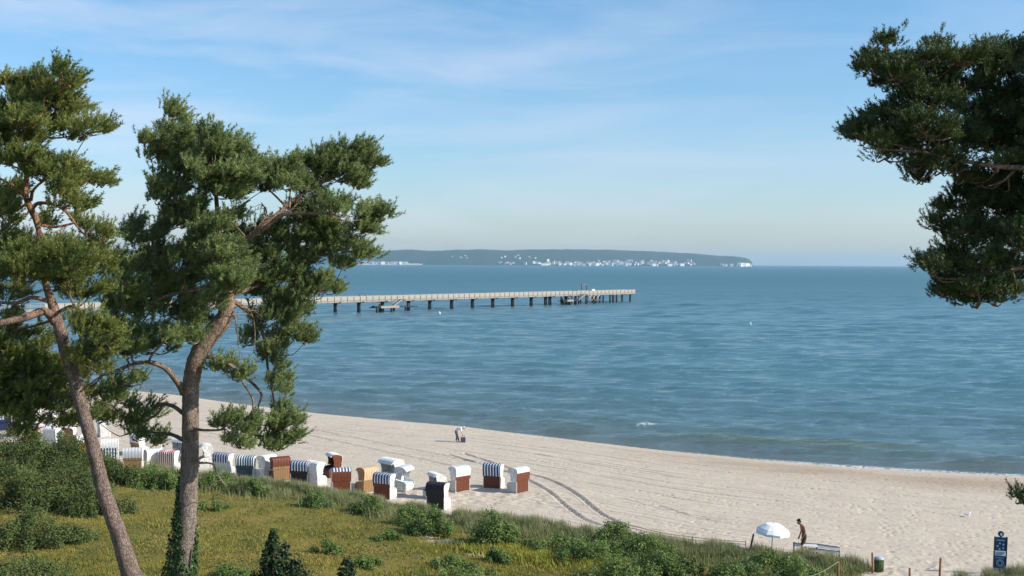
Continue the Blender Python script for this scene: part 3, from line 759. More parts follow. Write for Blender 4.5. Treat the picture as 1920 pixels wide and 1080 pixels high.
def pine(label, Y, trunk, limbs, clusters, bark, needle, seed, bare=(), hang=(), pad_r=0.24, dens=1.0, lean=(0.55, 0.0, 0.85), depth_j=1.0, per_pad=24, cs=1.08, low=None, lead=.20):
    """trunk, limbs: lists of (u, v, width in photo pixels[, depth offset]); clusters: (u, v, rx, ry[, depth offset[, density]])"""
    rng = np.random.default_rng(seed); pr = random.Random(seed)
    tp = []; tr = []
    for q in trunk:
        off = q[3] if len(q) > 3 else 0; tp.append(P(q[0], q[1], Y+off)); tr.append(q[2]/2*.94*(Y+off)/F)
    g0 = tp[0].copy(); zb = hz(g0[0], g0[1]); g0[2] = zb - .15; tp.insert(0, g0); tr.insert(0, tr[0]*1.25)
    root = thing('pine_tree', (g0[0], g0[1], zb), 0, label, 'pine tree')
    org = np.array([g0[0], g0[1], zb])
    mb = MB(); skel = []
    def stroke(pts, rads, n=6, noise=.05, sides=10):
        c = catmull(pts, n); rr = np.interp(np.linspace(0, len(pts)-1, len(c)), range(len(pts)), rads)
        mb.tube([p-org for p in c], rr, sides, noise=noise, seed=pr.randrange(9999))
        for p, r in zip(c, rr): skel.append((p, r))
    stroke(tp, tr, 8, .05, 14)
    lb = MB(); lb_main = lb; lb_low = MB()
    main = mb; mb = lb
    def stroke2(pts, rads, n=5, noise=.08, sides=8, sk=True):
        c = catmull(pts, n); rr = np.interp(np.linspace(0, len(pts)-1, len(c)), range(len(pts)), rads)
        lb.tube([p-org for p in c], rr, sides, noise=noise, seed=pr.randrange(9999))
        if sk:
            for p, r in zip(c, rr): skel.append((p, r))
    for lm in limbs:
        lb = lb_low if (low and lm[-1][1] > low) else lb_main
        stroke2([P(q[0], q[1], Y+(q[3] if len(q) > 3 else 0)) for q in lm], [q[2]/2*Y/F for q in lm])
    lb = lb_main
    for lm in bare:
        stroke2([P(q[0], q[1], Y+(q[3] if len(q) > 3 else 0)) for q in lm], [q[2]/2*Y/F for q in lm], sk=False)
        # dead side twigs
        c = [P(q[0], q[1], Y+(q[3] if len(q) > 3 else 0)) for q in lm]
        for k in range(len(lm)*2):
            i = pr.randrange(1, len(c)); p = c[i-1] + (c[i]-c[i-1])*pr.random()
            dv_ = np.array([pr.uniform(-.5, .5), pr.uniform(-.5, .5), pr.uniform(-.35, .3)])*.9
            stroke2([p, p+dv_*.5+np.array([0, 0, .05]), p+dv_], [.012, .009, .005], 3, sk=False, sides=5)
    pads = []
    cl = []
    for c in clusters:
        off = c[4] if len(c) > 4 else pr.uniform(-depth_j, depth_j)
        cl.append((c, P(c[0], c[1], Y+off), (c[5] if len(c) > 5 else 1.0)))
    cl.sort(key=lambda q: min(np.linalg.norm(q[1]-p) for p, r in skel))
    for c, ctr, dn in cl:
        Yc = ctr[1]; rx, rz = c[2]*Yc/F*cs, c[3]*Yc/F*cs; ry = max(.35, .75*max(rx, rz))
        # limb from the nearest point of the tree so far, preferring lower and inner ones
        lb = lb_low if (low and c[1] > low) else lb_main
        best = min(skel, key=lambda s: np.linalg.norm(ctr-s[0]) + (0.8*max(0, s[0][2]-ctr[2])) + (0.6 if s[1] < .02 else 0))
        st = best[0]; en = ctr - np.array([0, 0, rz*.3]); mid = (st+en)/2 + np.array([pr.uniform(-.15, .15), pr.uniform(-.15, .15), -.10*np.linalg.norm(en-st)+pr.uniform(-.1, .1)])
        r0 = min(best[1]*.8, .022+.016*np.linalg.norm(en-st)+.014*max(rx, rz))
        stroke2([st, mid, en, en+np.array([rx*.4*pr.uniform(-1, 1), 0, rz*.4])], [r0, r0*.75, r0*.5, r0*.3], 5)
        npad = max(3, int(round(rx*rz*math.pi/(math.pi*pad_r**2)*1.75*dens*dn)))
        for k in range(npad):
            for _ in range(20):
                q = rng.uniform(-1, 1, 3)
                rr_ = (q**2).sum()
                if rr_ < 1 and (rr_ > .12): break
            pc = ctr + q*np.array([rx, ry, rz])*np.array([1-.5*pad_r/max(rx, .01) if rx > pad_r else .5, 1, 1-.5*pad_r/max(rz, .01) if rz > pad_r else .5])
            pads.append((pc, ctr, pr.uniform(.75, 1.25)*pad_r, pr.random(), hang and (c in hang)))
            bs = en + (ctr-en)*pr.random()
            m_ = (bs+pc)/2 + np.array([pr.uniform(-.06, .06), pr.uniform(-.06, .06), -.06])
            stroke2([bs, m_, pc], [.018, .012, .006], 3, sk=False, sides=5)
    POS = []; AX = []; TI = []
    for pc, ctr, r, ti, hg in pads:
        k = int(per_pad*(r/pad_r)**2)+3
        d = rng.normal(size=(k, 3)); d /= np.linalg.norm(d, axis=1, keepdims=True)
        d[:, 2] = np.where(d[:, 2] < -.25, -d[:, 2]*.7, d[:, 2])
        rr_ = r*rng.uniform(.25, 1.0, k)[:, None]
        POS.append(pc + d*rr_*np.array([1.05, 1.05, .85]))
        outw = pc-ctr; outw = outw/(np.linalg.norm(outw)+1e-6)
        AX.append(d*.55 + outw*.4 + np.array(lean) + rng.normal(size=(k, 3))*.2)
        TI.append(ti*.6 + rng.random(k)*.4)
    POS = np.concatenate(POS); AX = np.concatenate(AX); TI = np.concatenate(TI)
    sc_ = Y/30.0
    up_ = (AX[:, 2] > .6) & (rng.random(len(AX)) < lead)     # leader shoots standing out of the pads
    POS[up_] += AX[up_]/np.linalg.norm(AX[up_], axis=1, keepdims=True)*rng.uniform(.05, .26, (up_.sum(), 1))
    V, Fc, TT = tufts(POS, AX, rng, 30, .24*sc_, .085*sc_, .0105*sc_, TI)
    main.build('trunk', bark, root)
    lb_main.build('limb', bark, root)
    if low: lb_low.build('limb', bark, root)
    me = arrmesh('crown', V-org, Fc, needle, {'tint': TT}); link('crown', me, root)
    print('pine', len(pads), 'pads', len(POS), 'tufts')
    return root, skel

bark1 = barkmat('pine_bark_orange', (0.26, 0.19, 0.16), (0.46, 0.23, 0.115), 10.5, 15.5)
bark2 = barkmat('pine_bark_grey', (0.28, 0.225, 0.195), (0.38, 0.255, 0.18), 7.0, 14.0)

T1_tr = [(300, 1400, 48), (262, 1120, 42), (247, 1080, 38), (222, 1000, 32), (194, 920, 29), (180, 860, 27), (164, 800, 25), (149, 750, 25), (136, 700, 24), (121, 650, 25), (107, 600, 22), (95, 560, 17), (85, 530, 13), (78, 480, 13), (74, 440, 10), (67, 410, 13), (57, 390, 13), (48, 360, 11), (55, 300, 9), (70, 240, 7), (85, 180, 4)]
T1_lm = [[(60, 392, 9), (72, 381, 7), (100, 383, 6, -.3), (125, 398, 5, -.5), (145, 425, 4, -.6), (168, 450, 3, -.7)],
         [(95, 565, 9), (60, 558, 8, -.2), (30, 568, 7, -.4), (-20, 566, 5, -.6)],
         [(104, 606, 16), (85, 584, 15, -.3), (50, 594, 14, -.7), (0, 606, 12, -1.0), (-60, 612, 8, -1.2)],
         [(112, 584, 7), (135, 574, 6, -.4), (155, 586, 5, -.5), (175, 592, 4, -.6)],
         [(105, 598, 6, 0), (60, 612, 4, .4), (38, 618, 4, .6), (0, 636, 3, .8)],
         [(140, 705, 8), (110, 700, 6, .5), (60, 690, 5, .9), (20, 700, 4, 1.1)],
         [(52, 375, 8), (40, 362, 6, .3), (20, 345, 5, .5), (-10, 330, 4, .7)],
         [(58, 375, 7), (66, 352, 5, -.3), (110, 320, 4, -.5), (150, 300, 3, -.6)],
         [(140, 740, 6), (110, 745, 4, .3), (100, 770, 3, .5), (85, 800, 2, .6)]]
T1_cl = [(20, 170, 28, 30), (50, 185, 45, 38), (100, 165, 42, 35), (125, 150, 28, 26), (90, 210, 55, 40), (30, 225, 45, 42), (132, 195, 26, 34), (60, 255, 60, 24), (120, 250, 45, 22), (165, 248, 40, 15), (190, 243, 20, 9), (20, 300, 36, 32), (60, 320, 42, 28), (110, 335, 40, 38), (150, 345, 36, 20), (186, 345, 22, 10), (20, 360, 30, 26, .8), (120, 385, 34, 24), (150, 405, 24, 28), (168, 435, 26, 14), (196, 448, 18, 12), (15, 420, 26, 34),
         (30, 465, 42, 32), (80, 480, 55, 32), (135, 500, 50, 36), (175, 505, 34, 34), (40, 520, 52, 30), (110, 535, 45, 22, .9), (165, 550, 42, 26), (20, 555, 36, 18, 1.2), (150, 615, 30, 24, -.6), (180, 640, 42, 42, -.6), (205, 640, 26, 38, -.5), (160, 665, 34, 28, -.4),
         (15, 640, 30, 34, 1.2), (50, 665, 40, 18, 1.3), (30, 700, 50, 34, 1.0), (70, 725, 42, 34, .8), (20, 760, 40, 36, .9), (110, 690, 26, 24, .9), (50, 635, 26, 12, 1.2, .7), (10, 590, 26, 14, 1.2), (100, 720, 22, 40, .9), (-60, 250, 60, 70), (-60, 400, 60, 60), (-60, 540, 60, 60), (-50, 680, 60, 60)]
T1_cl += [(110, 770, 50, 26, .4, .35), (60, 790, 40, 24, .6, .5), (150, 760, 30, 26, .5, .3), (0, 740, 30, 50, .6), (40, 820, 40, 16, .5, .4), (40, 700, 40, 26, .4), (80, 690, 34, 24, .4), (20, 670, 30, 26, .2), (60, 740, 44, 26, .3, .8), (100, 745, 26, 20, .4, .6), (20, 790, 40, 22, .2, .7), (150, 790, 26, 10, .5, .3), (15, 610, 26, 16, .6), (160, 705, 26, 12, .5, .6), (190, 700, 24, 12, -.3, .6), (55, 225, 40, 30, -.7), (45, 300, 40, 24, -.7), (85, 330, 30, 20, -.6), (70, 480, 42, 26, -.9), (60, 512, 40, 20, -.9), (110, 480, 40, 24, -.6), (60, 460, 30, 20, .6), (150, 480, 40, 20, .5), (20, 500, 30, 30, -.4),
          (70, 770, 40, 20, .6, .6), (20, 735, 40, 24, 1.2), (90, 650, 16, 22, 1.0, .5), (120, 800, 26, 12, .7, .35), (30, 800, 30, 16, .8, .6), (140, 330, 40, 24, .3), (170, 470, 30, 20, 0), (60, 195, 50, 34, .5), (10, 260, 30, 30, .2), (10, 380, 30, 30, -.2), (95, 425, 26, 12, .8, .4)]
T1_bare = [[(150, 735, 3, -.3), (190, 705, 3, -.5), (215, 700, 2, -.7), (250, 690, 1.5, -.8)]]
T1, SK1 = pine('tall pine at the left edge with an orange upper trunk leaning left', 28.0, T1_tr, T1_lm, T1_cl, bark1, M['needle'], 3, T1_bare, per_pad=21, pad_r=.21)

T2_tr = [(322, 1380, 66), (330, 1180, 60), (341, 1080, 44), (349, 1000, 40), (354, 900, 36), (357, 820, 34), (357, 750, 33), (361, 700, 34), (371, 668, 36), (386, 640, 37), (404, 617, 36), (419, 598, 34), (426, 575, 30), (424, 545, 26), (420, 510, 22), (417, 480, 17), (411, 440, 13), (407, 390, 9), (400, 330, 7), (380, 270, 5)]
T2_lm = [[(345, 737, 15), (334, 718, 12, -.2), (312, 692, 10, -.5), (285, 680, 9, -.7), (262, 680, 7, -.8), (235, 688, 6, -.9), (190, 705, 4, -1)],
         [(343, 775, 8), (325, 762, 8, .3), (302, 758, 7, .5), (280, 772, 6, .6), (250, 786, 4, .7)], [(304, 760, 6, .5), (296, 775, 5, .5), (268, 792, 3, .6)],
         [(342, 824, 9), (322, 815, 7, .3), (292, 811, 6, .5), (265, 808, 4, .7), (235, 815, 3, .8)],
         [(383, 668, 9), (412, 675, 7, -.3), (440, 690, 7, -.5), (466, 712, 6, -.6), (490, 738, 5, -.7), (484, 765, 4, -.7), (488, 790, 3, -.7)],
         [(445, 693, 5, -.5), (456, 718, 4, -.4), (474, 750, 4, -.4), (470, 795, 3, -.4)],
         [(425, 560, 14), (450, 572, 9, -.3), (480, 600, 8, -.5), (497, 640, 7, -.6), (502, 690, 5, -.7), (512, 740, 4, -.7), (515, 790, 3, -.7)],
         [(420, 520, 13), (380, 540, 9, -.2), (340, 548, 7, -.4), (300, 560, 6, -.6), (280, 585, 4, -.7)],
         [(418, 495, 12), (470, 440, 10, .2), (520, 402, 9, .4), (560, 368, 7, .6), (600, 345, 6, .7), (650, 322, 4, .8)],
         [(425, 500, 10), (455, 458, 8, -.2), (500, 425, 8, -.4), (530, 403, 7, -.5), (570, 400, 6, -.6), (620, 400, 4, -.7)],
         [(410, 425, 6), (420, 405, 4, .2), (445, 390, 3, .3), (470, 375, 2, .4)],
         [(410, 430, 5), (390, 410, 4, -.2), (370, 390, 3, -.4), (340, 360, 3, -.6)],
         [(390, 640, 7), (372, 628, 6, -.3), (352, 610, 5, -.5), (330, 595, 4, -.6)],
         [(410, 600, 6), (398, 606, 4, .3), (380, 622, 3, .5), (340, 640, 3, .7)],
         [(425, 560, 10), (470, 540, 7, .3), (520, 520, 6, .6), (570, 500, 5, .8), (590, 530, 4, .9), (610, 545, 3, .9)]]
T2_cl = [(322, 222, 24, 24), (312, 258, 36, 26), (345, 262, 36, 32), (272, 268, 16, 10), (295, 290, 32, 20), (350, 300, 46, 36), (410, 265, 34, 28), (435, 290, 34, 34), (390, 320, 55, 40), (320, 335, 42, 34), (298, 350, 24, 24), (450, 335, 36, 34), (475, 315, 24, 26), (490, 350, 28, 26), (340, 375, 40, 24), (430, 365, 45, 22),
         (530, 325, 36, 22, .4), (570, 315, 32, 20, .5), (560, 345, 45, 24, .6), (610, 305, 36, 26, .7), (650, 290, 36, 24, .8), (685, 285, 18, 18, .8), (680, 315, 36, 20, .8), (700, 310, 18, 12, .8), (640, 335, 45, 24, .8), (675, 345, 28, 18, .8), (600, 335, 30, 24, .7),
         (312, 420, 36, 22), (250, 425, 18, 18), (248, 452, 22, 26), (285, 445, 30, 18), (350, 410, 40, 18), (375, 440, 28, 22), (300, 485, 50, 28), (255, 500, 36, 24), (340, 500, 50, 30), (240, 540, 28, 30), (280, 535, 40, 28), (350, 545, 50, 28), (400, 505, 30, 30), (225, 580, 14, 24), (255, 590, 28, 26), (320, 585, 40, 28), (355, 600, 30, 26), (300, 635, 50, 28), (250, 640, 26, 32), (355, 640, 24, 14), (285, 660, 40, 16), (235, 665, 18, 20), (440, 415, 24, 20),
         (610, 385, 40, 16, -.5), (590, 415, 50, 24, -.5), (650, 400, 34, 18, -.5), (690, 405, 30, 13, -.5), (722, 408, 22, 8, -.5), (560, 440, 45, 26), (630, 440, 48, 26), (680, 430, 36, 20), (510, 450, 38, 24), (470, 455, 34, 22), (460, 490, 45, 30), (520, 495, 50, 26), (590, 475, 46, 22), (650, 465, 34, 18), (680, 490, 26, 18), (640, 500, 40, 13, 0, .8), (560, 515, 36, 20, .6), (430, 535, 40, 22), (490, 530, 45, 24), (465, 560, 30, 16, 0, .6),
         (545, 540, 34, 20, .6), (600, 540, 34, 24, .9), (628, 545, 20, 16, .9), (570, 560, 26, 18, .8), (540, 575, 34, 24), (510, 560, 26, 24), (520, 610, 30, 26), (555, 625, 26, 20), (570, 640, 14, 10), (505, 640, 22, 18, -.6, .7), (480, 610, 18, 22, -.5, .5), (462, 640, 10, 20, -.4, .4),
         (430, 695, 28, 11, -.4, .8), (450, 708, 26, 14, -.4, .8), (400, 690, 14, 12, -.2, .6), (525, 695, 22, 30, -.7, .4), (532, 745, 14, 40, -.7, .6), (505, 720, 16, 30, -.6, .3), (492, 665, 16, 20, -.6, .5), (420, 800, 20, 16, -.6, .8), (455, 800, 34, 22, -.5), (490, 815, 40, 24, -.5), (530, 800, 30, 26, -.6), (545, 825, 20, 16, -.6), (450, 835, 36, 16, -.5), (510, 840, 40, 16, -.5), (550, 800, 10, 14, -.6), (530, 775, 22, 16, -.6)]
T2_cl += [(215, 770, 44, 24, .5, .3), (270, 775, 36, 24, .6, .22), (255, 820, 36, 18, .6, .35), (290, 830, 24, 12, .5, .3), (190, 790, 24, 18, .4, .3), (240, 720, 40, 14, -.9, .25), (420, 515, 30, 20, -1.3, 1.3), (400, 545, 26, 16, -1.2, 1.2), (448, 535, 24, 18, -1.3, 1.2), (410, 480, 34, 20, -1.2, 1.2), (400, 440, 34, 18, -1.0), (430, 470, 34, 20, -1.1), (500, 430, 24, 14, -.9, .8), (380, 395, 30, 14, -.6), (395, 575, 20, 14, -1.0, .8), (545, 395, 24, 10, .9, .6), (590, 375, 24, 9, 1.0, .6), (215, 500, 18, 22, 1.2), (222, 540, 20, 26, 1.2), (215, 580, 20, 26, 1.2), (225, 620, 22, 24, 1.2), (250, 560, 30, 30, 1.0), (225, 655, 18, 18, 1.0), (410, 470, 34, 22, -.8), (395, 505, 36, 22, -.8), (440, 510, 30, 20, -.8), (360, 480, 40, 24, -.6), (430, 545, 30, 14, -.7, .8), (400, 300, 40, 30, -.6), (395, 350, 40, 24, -.6), (360, 420, 40, 16, -.5), (330, 395, 34, 16, 0), (430, 460, 34, 20, .8), (300, 380, 22, 14, 0),
          (480, 530, 34, 18, -.8), (560, 480, 40, 22, -.6), (320, 565, 40, 20, 1.0), (375, 570, 24, 20, .8), (560, 590, 24, 20, 0), (525, 580, 24, 20, .4), (500, 590, 20, 18, -.4, .6), (520, 660, 16, 18, -.6, .5), (480, 470, 40, 22, .8), (600, 440, 40, 22, -1.0), (400, 430, 30, 14, .8), (545, 350, 34, 18, -.2), (500, 345, 24, 20, .2), (460, 310, 24, 24, .2), (355, 300, 40, 34, .6), (410, 340, 50, 34, .7), (320, 300, 30, 34, .7),
          (232, 750, 40, 16, -1, .22), (200, 730, 30, 14, -1, .2), (262, 800, 24, 12, .5, .4), (225, 795, 26, 14, .6, .35), (165, 745, 26, 16, -1, .22), (255, 770, 26, 12, .6, .25)]
T2_bare = [[(435, 570, 3), (442, 600, 2.5, -.2), (447, 640, 2, -.3), (450, 670, 1.5, -.3)], [(450, 575, 2.5), (470, 585, 2, .3), (478, 620, 2, .4), (476, 660, 1.5, .4)],
           [(480, 430, 3), (500, 400, 2.5, .2), (490, 380, 2, .3)], [(455, 460, 3), (475, 440, 2.5, -.2), (480, 410, 2, -.2)], [(560, 372, 3, .6), (590, 378, 2.5, .6), (620, 372, 2, .6)],
           [(540, 400, 3, -.5), (560, 380, 2, -.4), (585, 365, 2, -.4)],
           [(250, 786, 3, .7), (225, 780, 2.5, .8), (200, 760, 2, .8)], [(235, 688, 3, -.9), (215, 720, 2, -1), (190, 760, 2, -1)], [(240, 690, 3, -.9), (270, 700, 2, -.9), (262, 730, 1.5, -.9)],
           [(373, 868, 4, -.2), (398, 870, 3, -.4), (408, 890, 3, -.5), (420, 908, 2, -.5)], [(190, 705, 3, -1), (170, 740, 2, -1), (215, 770, 2, -1)]]
# the drooping right side hangs behind the trunk, so the morning sun reaches the trunk
T2_cl = [(c[0], c[1], c[2], c[3], (1.0 + .5*((c[0]*7) % 10)/10 if c[0] > 455 and c[1] > 400 else (c[4] if len(c) > 4 else random.uniform(-1, 1))), *(c[5:6])) for c in T2_cl]
T2_lm = [[(q[0], q[1], q[2], abs(q[3])*1.8 if (len(q) > 3 and q[0] > 440 and q[1] > 480) else (q[3] if len(q) > 3 else 0)) for q in lm] for lm in T2_lm]
T2, SK2 = pine('broad pine left of centre with a thick bent trunk and wide crown', 31.0, T2_tr, T2_lm, T2_cl, bark2, M['needle2'], 5, T2_bare, per_pad=21, pad_r=.215)

T3_tr = [(2120, 1500, 70), (2115, 1000, 60), (2105, 700, 52), (2090, 450, 44), (2080, 250, 30), (2060, 120, 16), (2050, 20, 8)]
T3_lm = [[(2085, 330, 22), (2020, 318, 16, -.3), (1950, 316, 12, -.5), (1870, 312, 9, -.6), (1800, 300, 7, -.6), (1730, 285, 5, -.6), (1650, 262, 3, -.6)],
         [(2080, 240, 18), (1980, 200, 12, .3), (1880, 170, 9, .5), (1780, 140, 6, .6), (1690, 110, 4, .7)],
         [(2092, 430, 18), (2000, 420, 12, 0), (1920, 430, 9, .2), (1850, 440, 6, .3), (1790, 420, 4, .3)],
         [(2098, 520, 18), (2020, 500, 12, -.3), (1940, 500, 9, -.5), (1870, 510, 7, -.6), (1800, 530, 4, -.6)],
         [(1905, 316, 6, -.5), (1880, 340, 4, -.5), (1850, 350, 3, -.4)], [(1930, 430, 6, .2), (1925, 470, 4, .2), (1905, 510, 3, .2)],
         [(2112, 900, 16), (2030, 915, 10, 0), (1960, 935, 6, 0), (1920, 940, 4, 0)]]
T3_cl = [(1850, 365, 40, 20, .4, 1.3), (1905, 365, 34, 26, .5, 1.4), (1890, 395, 40, 20, .5, 1.3), (1800, 372, 22, 12, .5, .7), (1880, 440, 40, 24, .5), (1860, 340, 40, 20, .2), (1905, 372, 30, 24, .2), (1835, 385, 30, 16, .3, .8), (1800, 335, 28, 14, 0), (1600, 248, 16, 8), (1625, 262, 22, 10), (1650, 130, 24, 16), (1880, 80, 40, 14), (1760, 75, 30, 12), (1750, 425, 14, 9), (1745, 510, 12, 10), (1640, 95, 28, 18), (1625, 118, 16, 14), (1680, 105, 34, 26), (1660, 75, 16, 12), (1730, 95, 42, 24), (1790, 95, 45, 26), (1850, 105, 48, 32), (1900, 100, 34, 34), (1680, 145, 34, 24), (1740, 145, 50, 32), (1810, 155, 50, 36), (1880, 165, 45, 40), (1665, 165, 20, 12), (1700, 185, 26, 16), (1760, 195, 50, 24), (1850, 210, 60, 34),
         (1610, 250, 24, 8), (1640, 245, 30, 16), (1640, 222, 20, 9), (1690, 225, 45, 24), (1690, 265, 55, 24), (1650, 275, 30, 13), (1660, 295, 26, 12), (1740, 245, 50, 30), (1790, 270, 50, 34), (1850, 260, 50, 36), (1900, 260, 40, 45), (1740, 300, 40, 22), (1710, 315, 24, 12), (1730, 335, 20, 10), (1790, 315, 34, 14, -.5, .7), (1765, 320, 26, 12, -.5, .7), (1860, 310, 36, 14, -.5, .7), (1905, 320, 30, 18, .3),
         (1900, 350, 36, 16, 0, .5), (1840, 345, 26, 12, 0, .5), (1775, 398, 24, 11), (1810, 400, 26, 13), (1790, 430, 24, 11, .2), (1830, 425, 34, 22, .2), (1870, 390, 30, 20, .2, .7), (1900, 410, 34, 34, .2), (1860, 450, 40, 24, .2), (1910, 460, 30, 30), (1785, 455, 20, 14), (1740, 496, 18, 8), (1770, 492, 22, 14), (1810, 478, 34, 24), (1800, 512, 28, 22), (1850, 495, 40, 28), (1895, 510, 34, 28), (1770, 550, 24, 16), (1790, 565, 24, 12), (1825, 545, 34, 20, -.5, .8), (1870, 545, 34, 20, -.5, .7), (1905, 545, 24, 20, -.5, .6), (1760, 530, 14, 10), (1835, 570, 18, 9, -.5, .7), (1865, 565, 20, 10, -.5, .6),
         (1916, 938, 8, 9, 0), (1950, 935, 20, 16, 0), (1980, 120, 60, 60), (1980, 240, 60, 60), (1980, 380, 55, 60), (1980, 500, 50, 50), (2080, 60, 80, 60), (2080, 200, 90, 80), (2190, 180, 80, 80), (2190, 320, 80, 70), (2080, 360, 60, 60)]
T3_cl = [(c[0], c[1]+(16 if c[1] < 130 else 0), c[2], c[3]*(.8 if c[1] < 130 else 1), *c[4:]) for c in T3_cl]
T3, SK3 = pine('dark pine crown hanging in from the right edge', 18.5, T3_tr, T3_lm, T3_cl, bark2, M['needle_shaded'], 9, [], per_pad=24, pad_r=.19, dens=1.9, lean=(.05, 0, .55), depth_j=.8, low=850, cs=1.24, lead=.03)

# ------------------------------------------------------------------ leaves: ivy, shrubs
def leaves(pos, nrm, size, rng, droop=.25):
    k = len(pos); n = nrm/np.linalg.norm(nrm, axis=1, keepdims=True)
    r = rng.normal(size=(k, 3)); a = np.cross(n, r); a /= np.linalg.norm(a, axis=1, keepdims=True); b_ = np.cross(n, a)
    s = size*rng.uniform(.6, 1.3, (k, 1))
    V = np.stack([pos - a*s*.5, pos + b_*s*.38 + n*s*.06, pos + a*s*.55 - n*s*droop, pos - b_*s*.38 + n*s*.06], 1).reshape(-1, 3)
    return V, np.arange(len(V)).reshape(-1, 4)

M['ivy'] = leafmat('ivy_leaves', (0.015, 0.04, 0.012), (0.06, 0.12, 0.03), .4, .1)
def ivy():
    rng = np.random.default_rng(31)
    pts = [(p, r) for p, r in SK2 if True][:8*len(T2_tr)]
    base = min(q[0][2] for q in pts)
    POS = []; NR = []
    ztop = P(340, 975, 31)[2]
    ps = np.array([p for p, r in pts]); rs = np.array([r for p, r in pts]); o = np.argsort(ps[:, 2]); ps = ps[o]; rs = rs[o]
    for i in range(13000):
        z = rng.uniform(hz(ps[0, 0], ps[0, 1]), ztop+3.2)
        th = rng.uniform(0, 2*math.pi)
        left = max(0, -math.cos(th))
        lim = ztop - .75 + 2.4*left**2.2 + .5*math.sin(th*3+1.3) + rng.normal()*.12
        if z > lim: continue
        c = np.array([np.interp(z, ps[:, 2], ps[:, 0]), np.interp(z, ps[:, 2], ps[:, 1]), z]); r = np.interp(z, ps[:, 2], rs)
        thick = .03 + .26*min(1, max(0, lim-z)/2.5)
        d = np.array([math.cos(th), math.sin(th), 0])
        POS.append(c + d*(r + thick*rng.random())); NR.append(d + rng.normal(size=3)*.5 + np.array([0, 0, .3]))
    org = np.array([ps[0, 0], ps[0, 1], hz(ps[0, 0], ps[0, 1])])
    V, Fc = leaves(np.array(POS), np.array(NR), .085, rng)
    root = thing('ivy', org, 0, 'dark green ivy climbing the lower trunk of the thick bent pine', 'ivy')
    tn = np.repeat(rng.random(len(Fc)), 4)
    link('foliage', arrmesh('foliage', V-org, Fc, M['ivy'], {'tint': tn}), root)
    mb = MB()
    for k in range(5):
        th = 2.2 + k*.8; pl = []
        for z in np.linspace(org[2]-.05, ztop - .4 + .5*math.cos(k), 12):
            c = np.array([np.interp(z, ps[:, 2], ps[:, 0]), np.interp(z, ps[:, 2], ps[:, 1]), z]); r = np.interp(z, ps[:, 2], rs)
            t_ = th + .25*math.sin(z*2+k); pl.append(c + np.array([math.cos(t_), math.sin(t_), 0])*(r+.02)-org)
        mb.tube(pl, [.022]*12, 6)
    mb.build('stem', simple('ivy_stem', (0.10, 0.075, 0.05), .9), root)
ivy()

M['rose'] = leafmat('shrub_leaves', (0.055, 0.105, 0.024), (0.20, 0.28, 0.07), .5, .28)
M['scrub'] = leafmat('scrub_leaves', (0.04, 0.065, 0.016), (0.20, 0.15, 0.06), .55, .2, (.7, (0.11, 0.15, 0.04)))
M['darkleaf'] = leafmat('dark_leaves', (0.012, 0.026, 0.010), (0.035, 0.065, 0.022), .45, .1)
M['stem'] = simple('shrub_stem', (0.13, 0.09, 0.055), .9, .3)
def shrub(u, vb, wpx, hpx, label, mat='rose', size=.085, n=None, seed=0, group='shrubs on the dune', name='shrub', Yfix=None, spiky=0):
    rng = np.random.default_rng(seed+500)
    if Yfix:
        p = P(u, vb, Yfix); p[2] = hz(p[0], p[1])
    else:
        p = gnd(u, vb, 2.3)
    sc_ = p[1]/F; w = wpx*sc_/2; h = hpx*sc_
    if Yfix: h = P(u, vb-hpx, Yfix)[2] - p[2]
    root = thing(name, p, 0, label, 'shrub', group)
    # the shrub is a set of leafy shoots, each a small cloud
    nsh = max(5, int(7 + w*h*9)); n = n or int(320 + 1500*w*max(h, .4)*1.6)
    mb = MB(); C = []
    for k in range(nsh):
        r = math.sqrt(rng.random()); t = rng.random()*2*math.pi
        x = r*math.cos(t)*w*.85; y = r*math.sin(t)*w*.6; z = h*(1-.65*r**2)*rng.uniform(.45, 1.0)
        C.append((x, y, z)); mb.tube([(x*.2, y*.2, -.05), (x*.7, y*.7, z*.55), (x, y, z*.95)], [.02, .014, .006], 5)
    for k in range(nsh//2):
        t = rng.random()*2*math.pi; C.append((w*1.05*math.cos(t), w*.8*math.sin(t), h*rng.uniform(.1, .4)))
    nsh = len(C); C = np.array(C)
    kk = rng.integers(0, nsh, n)
    d = rng.normal(size=(n, 3)); d /= np.linalg.norm(d, axis=1, keepdims=True)
    rr = rng.uniform(.3, 1, (n, 1))*(.16 + .16*w)
    pos = C[kk]*np.array([1, 1, 1]) + d*rr*np.array([1, 1, 1.0 + spiky])
    down = rng.random(n) < .38; pos[down, 2] *= rng.uniform(.1, .9, down.sum())
    pos[:, 2] = np.maximum(pos[:, 2], .02)
    V, Fc = leaves(pos, d*.7+np.array([0.1, -.1, .75])+rng.normal(size=(n, 3))*.35, size, rng)
    sh = rng.random(nsh)
    tn = np.repeat(np.clip(sh[kk]*.6+rng.random(n)*.4, 0, 1), 4)
    link('foliage', arrmesh('foliage', V, Fc, M[mat], {'tint': tn}), root)
    mb.build('stem', M['stem'], root)
    return root
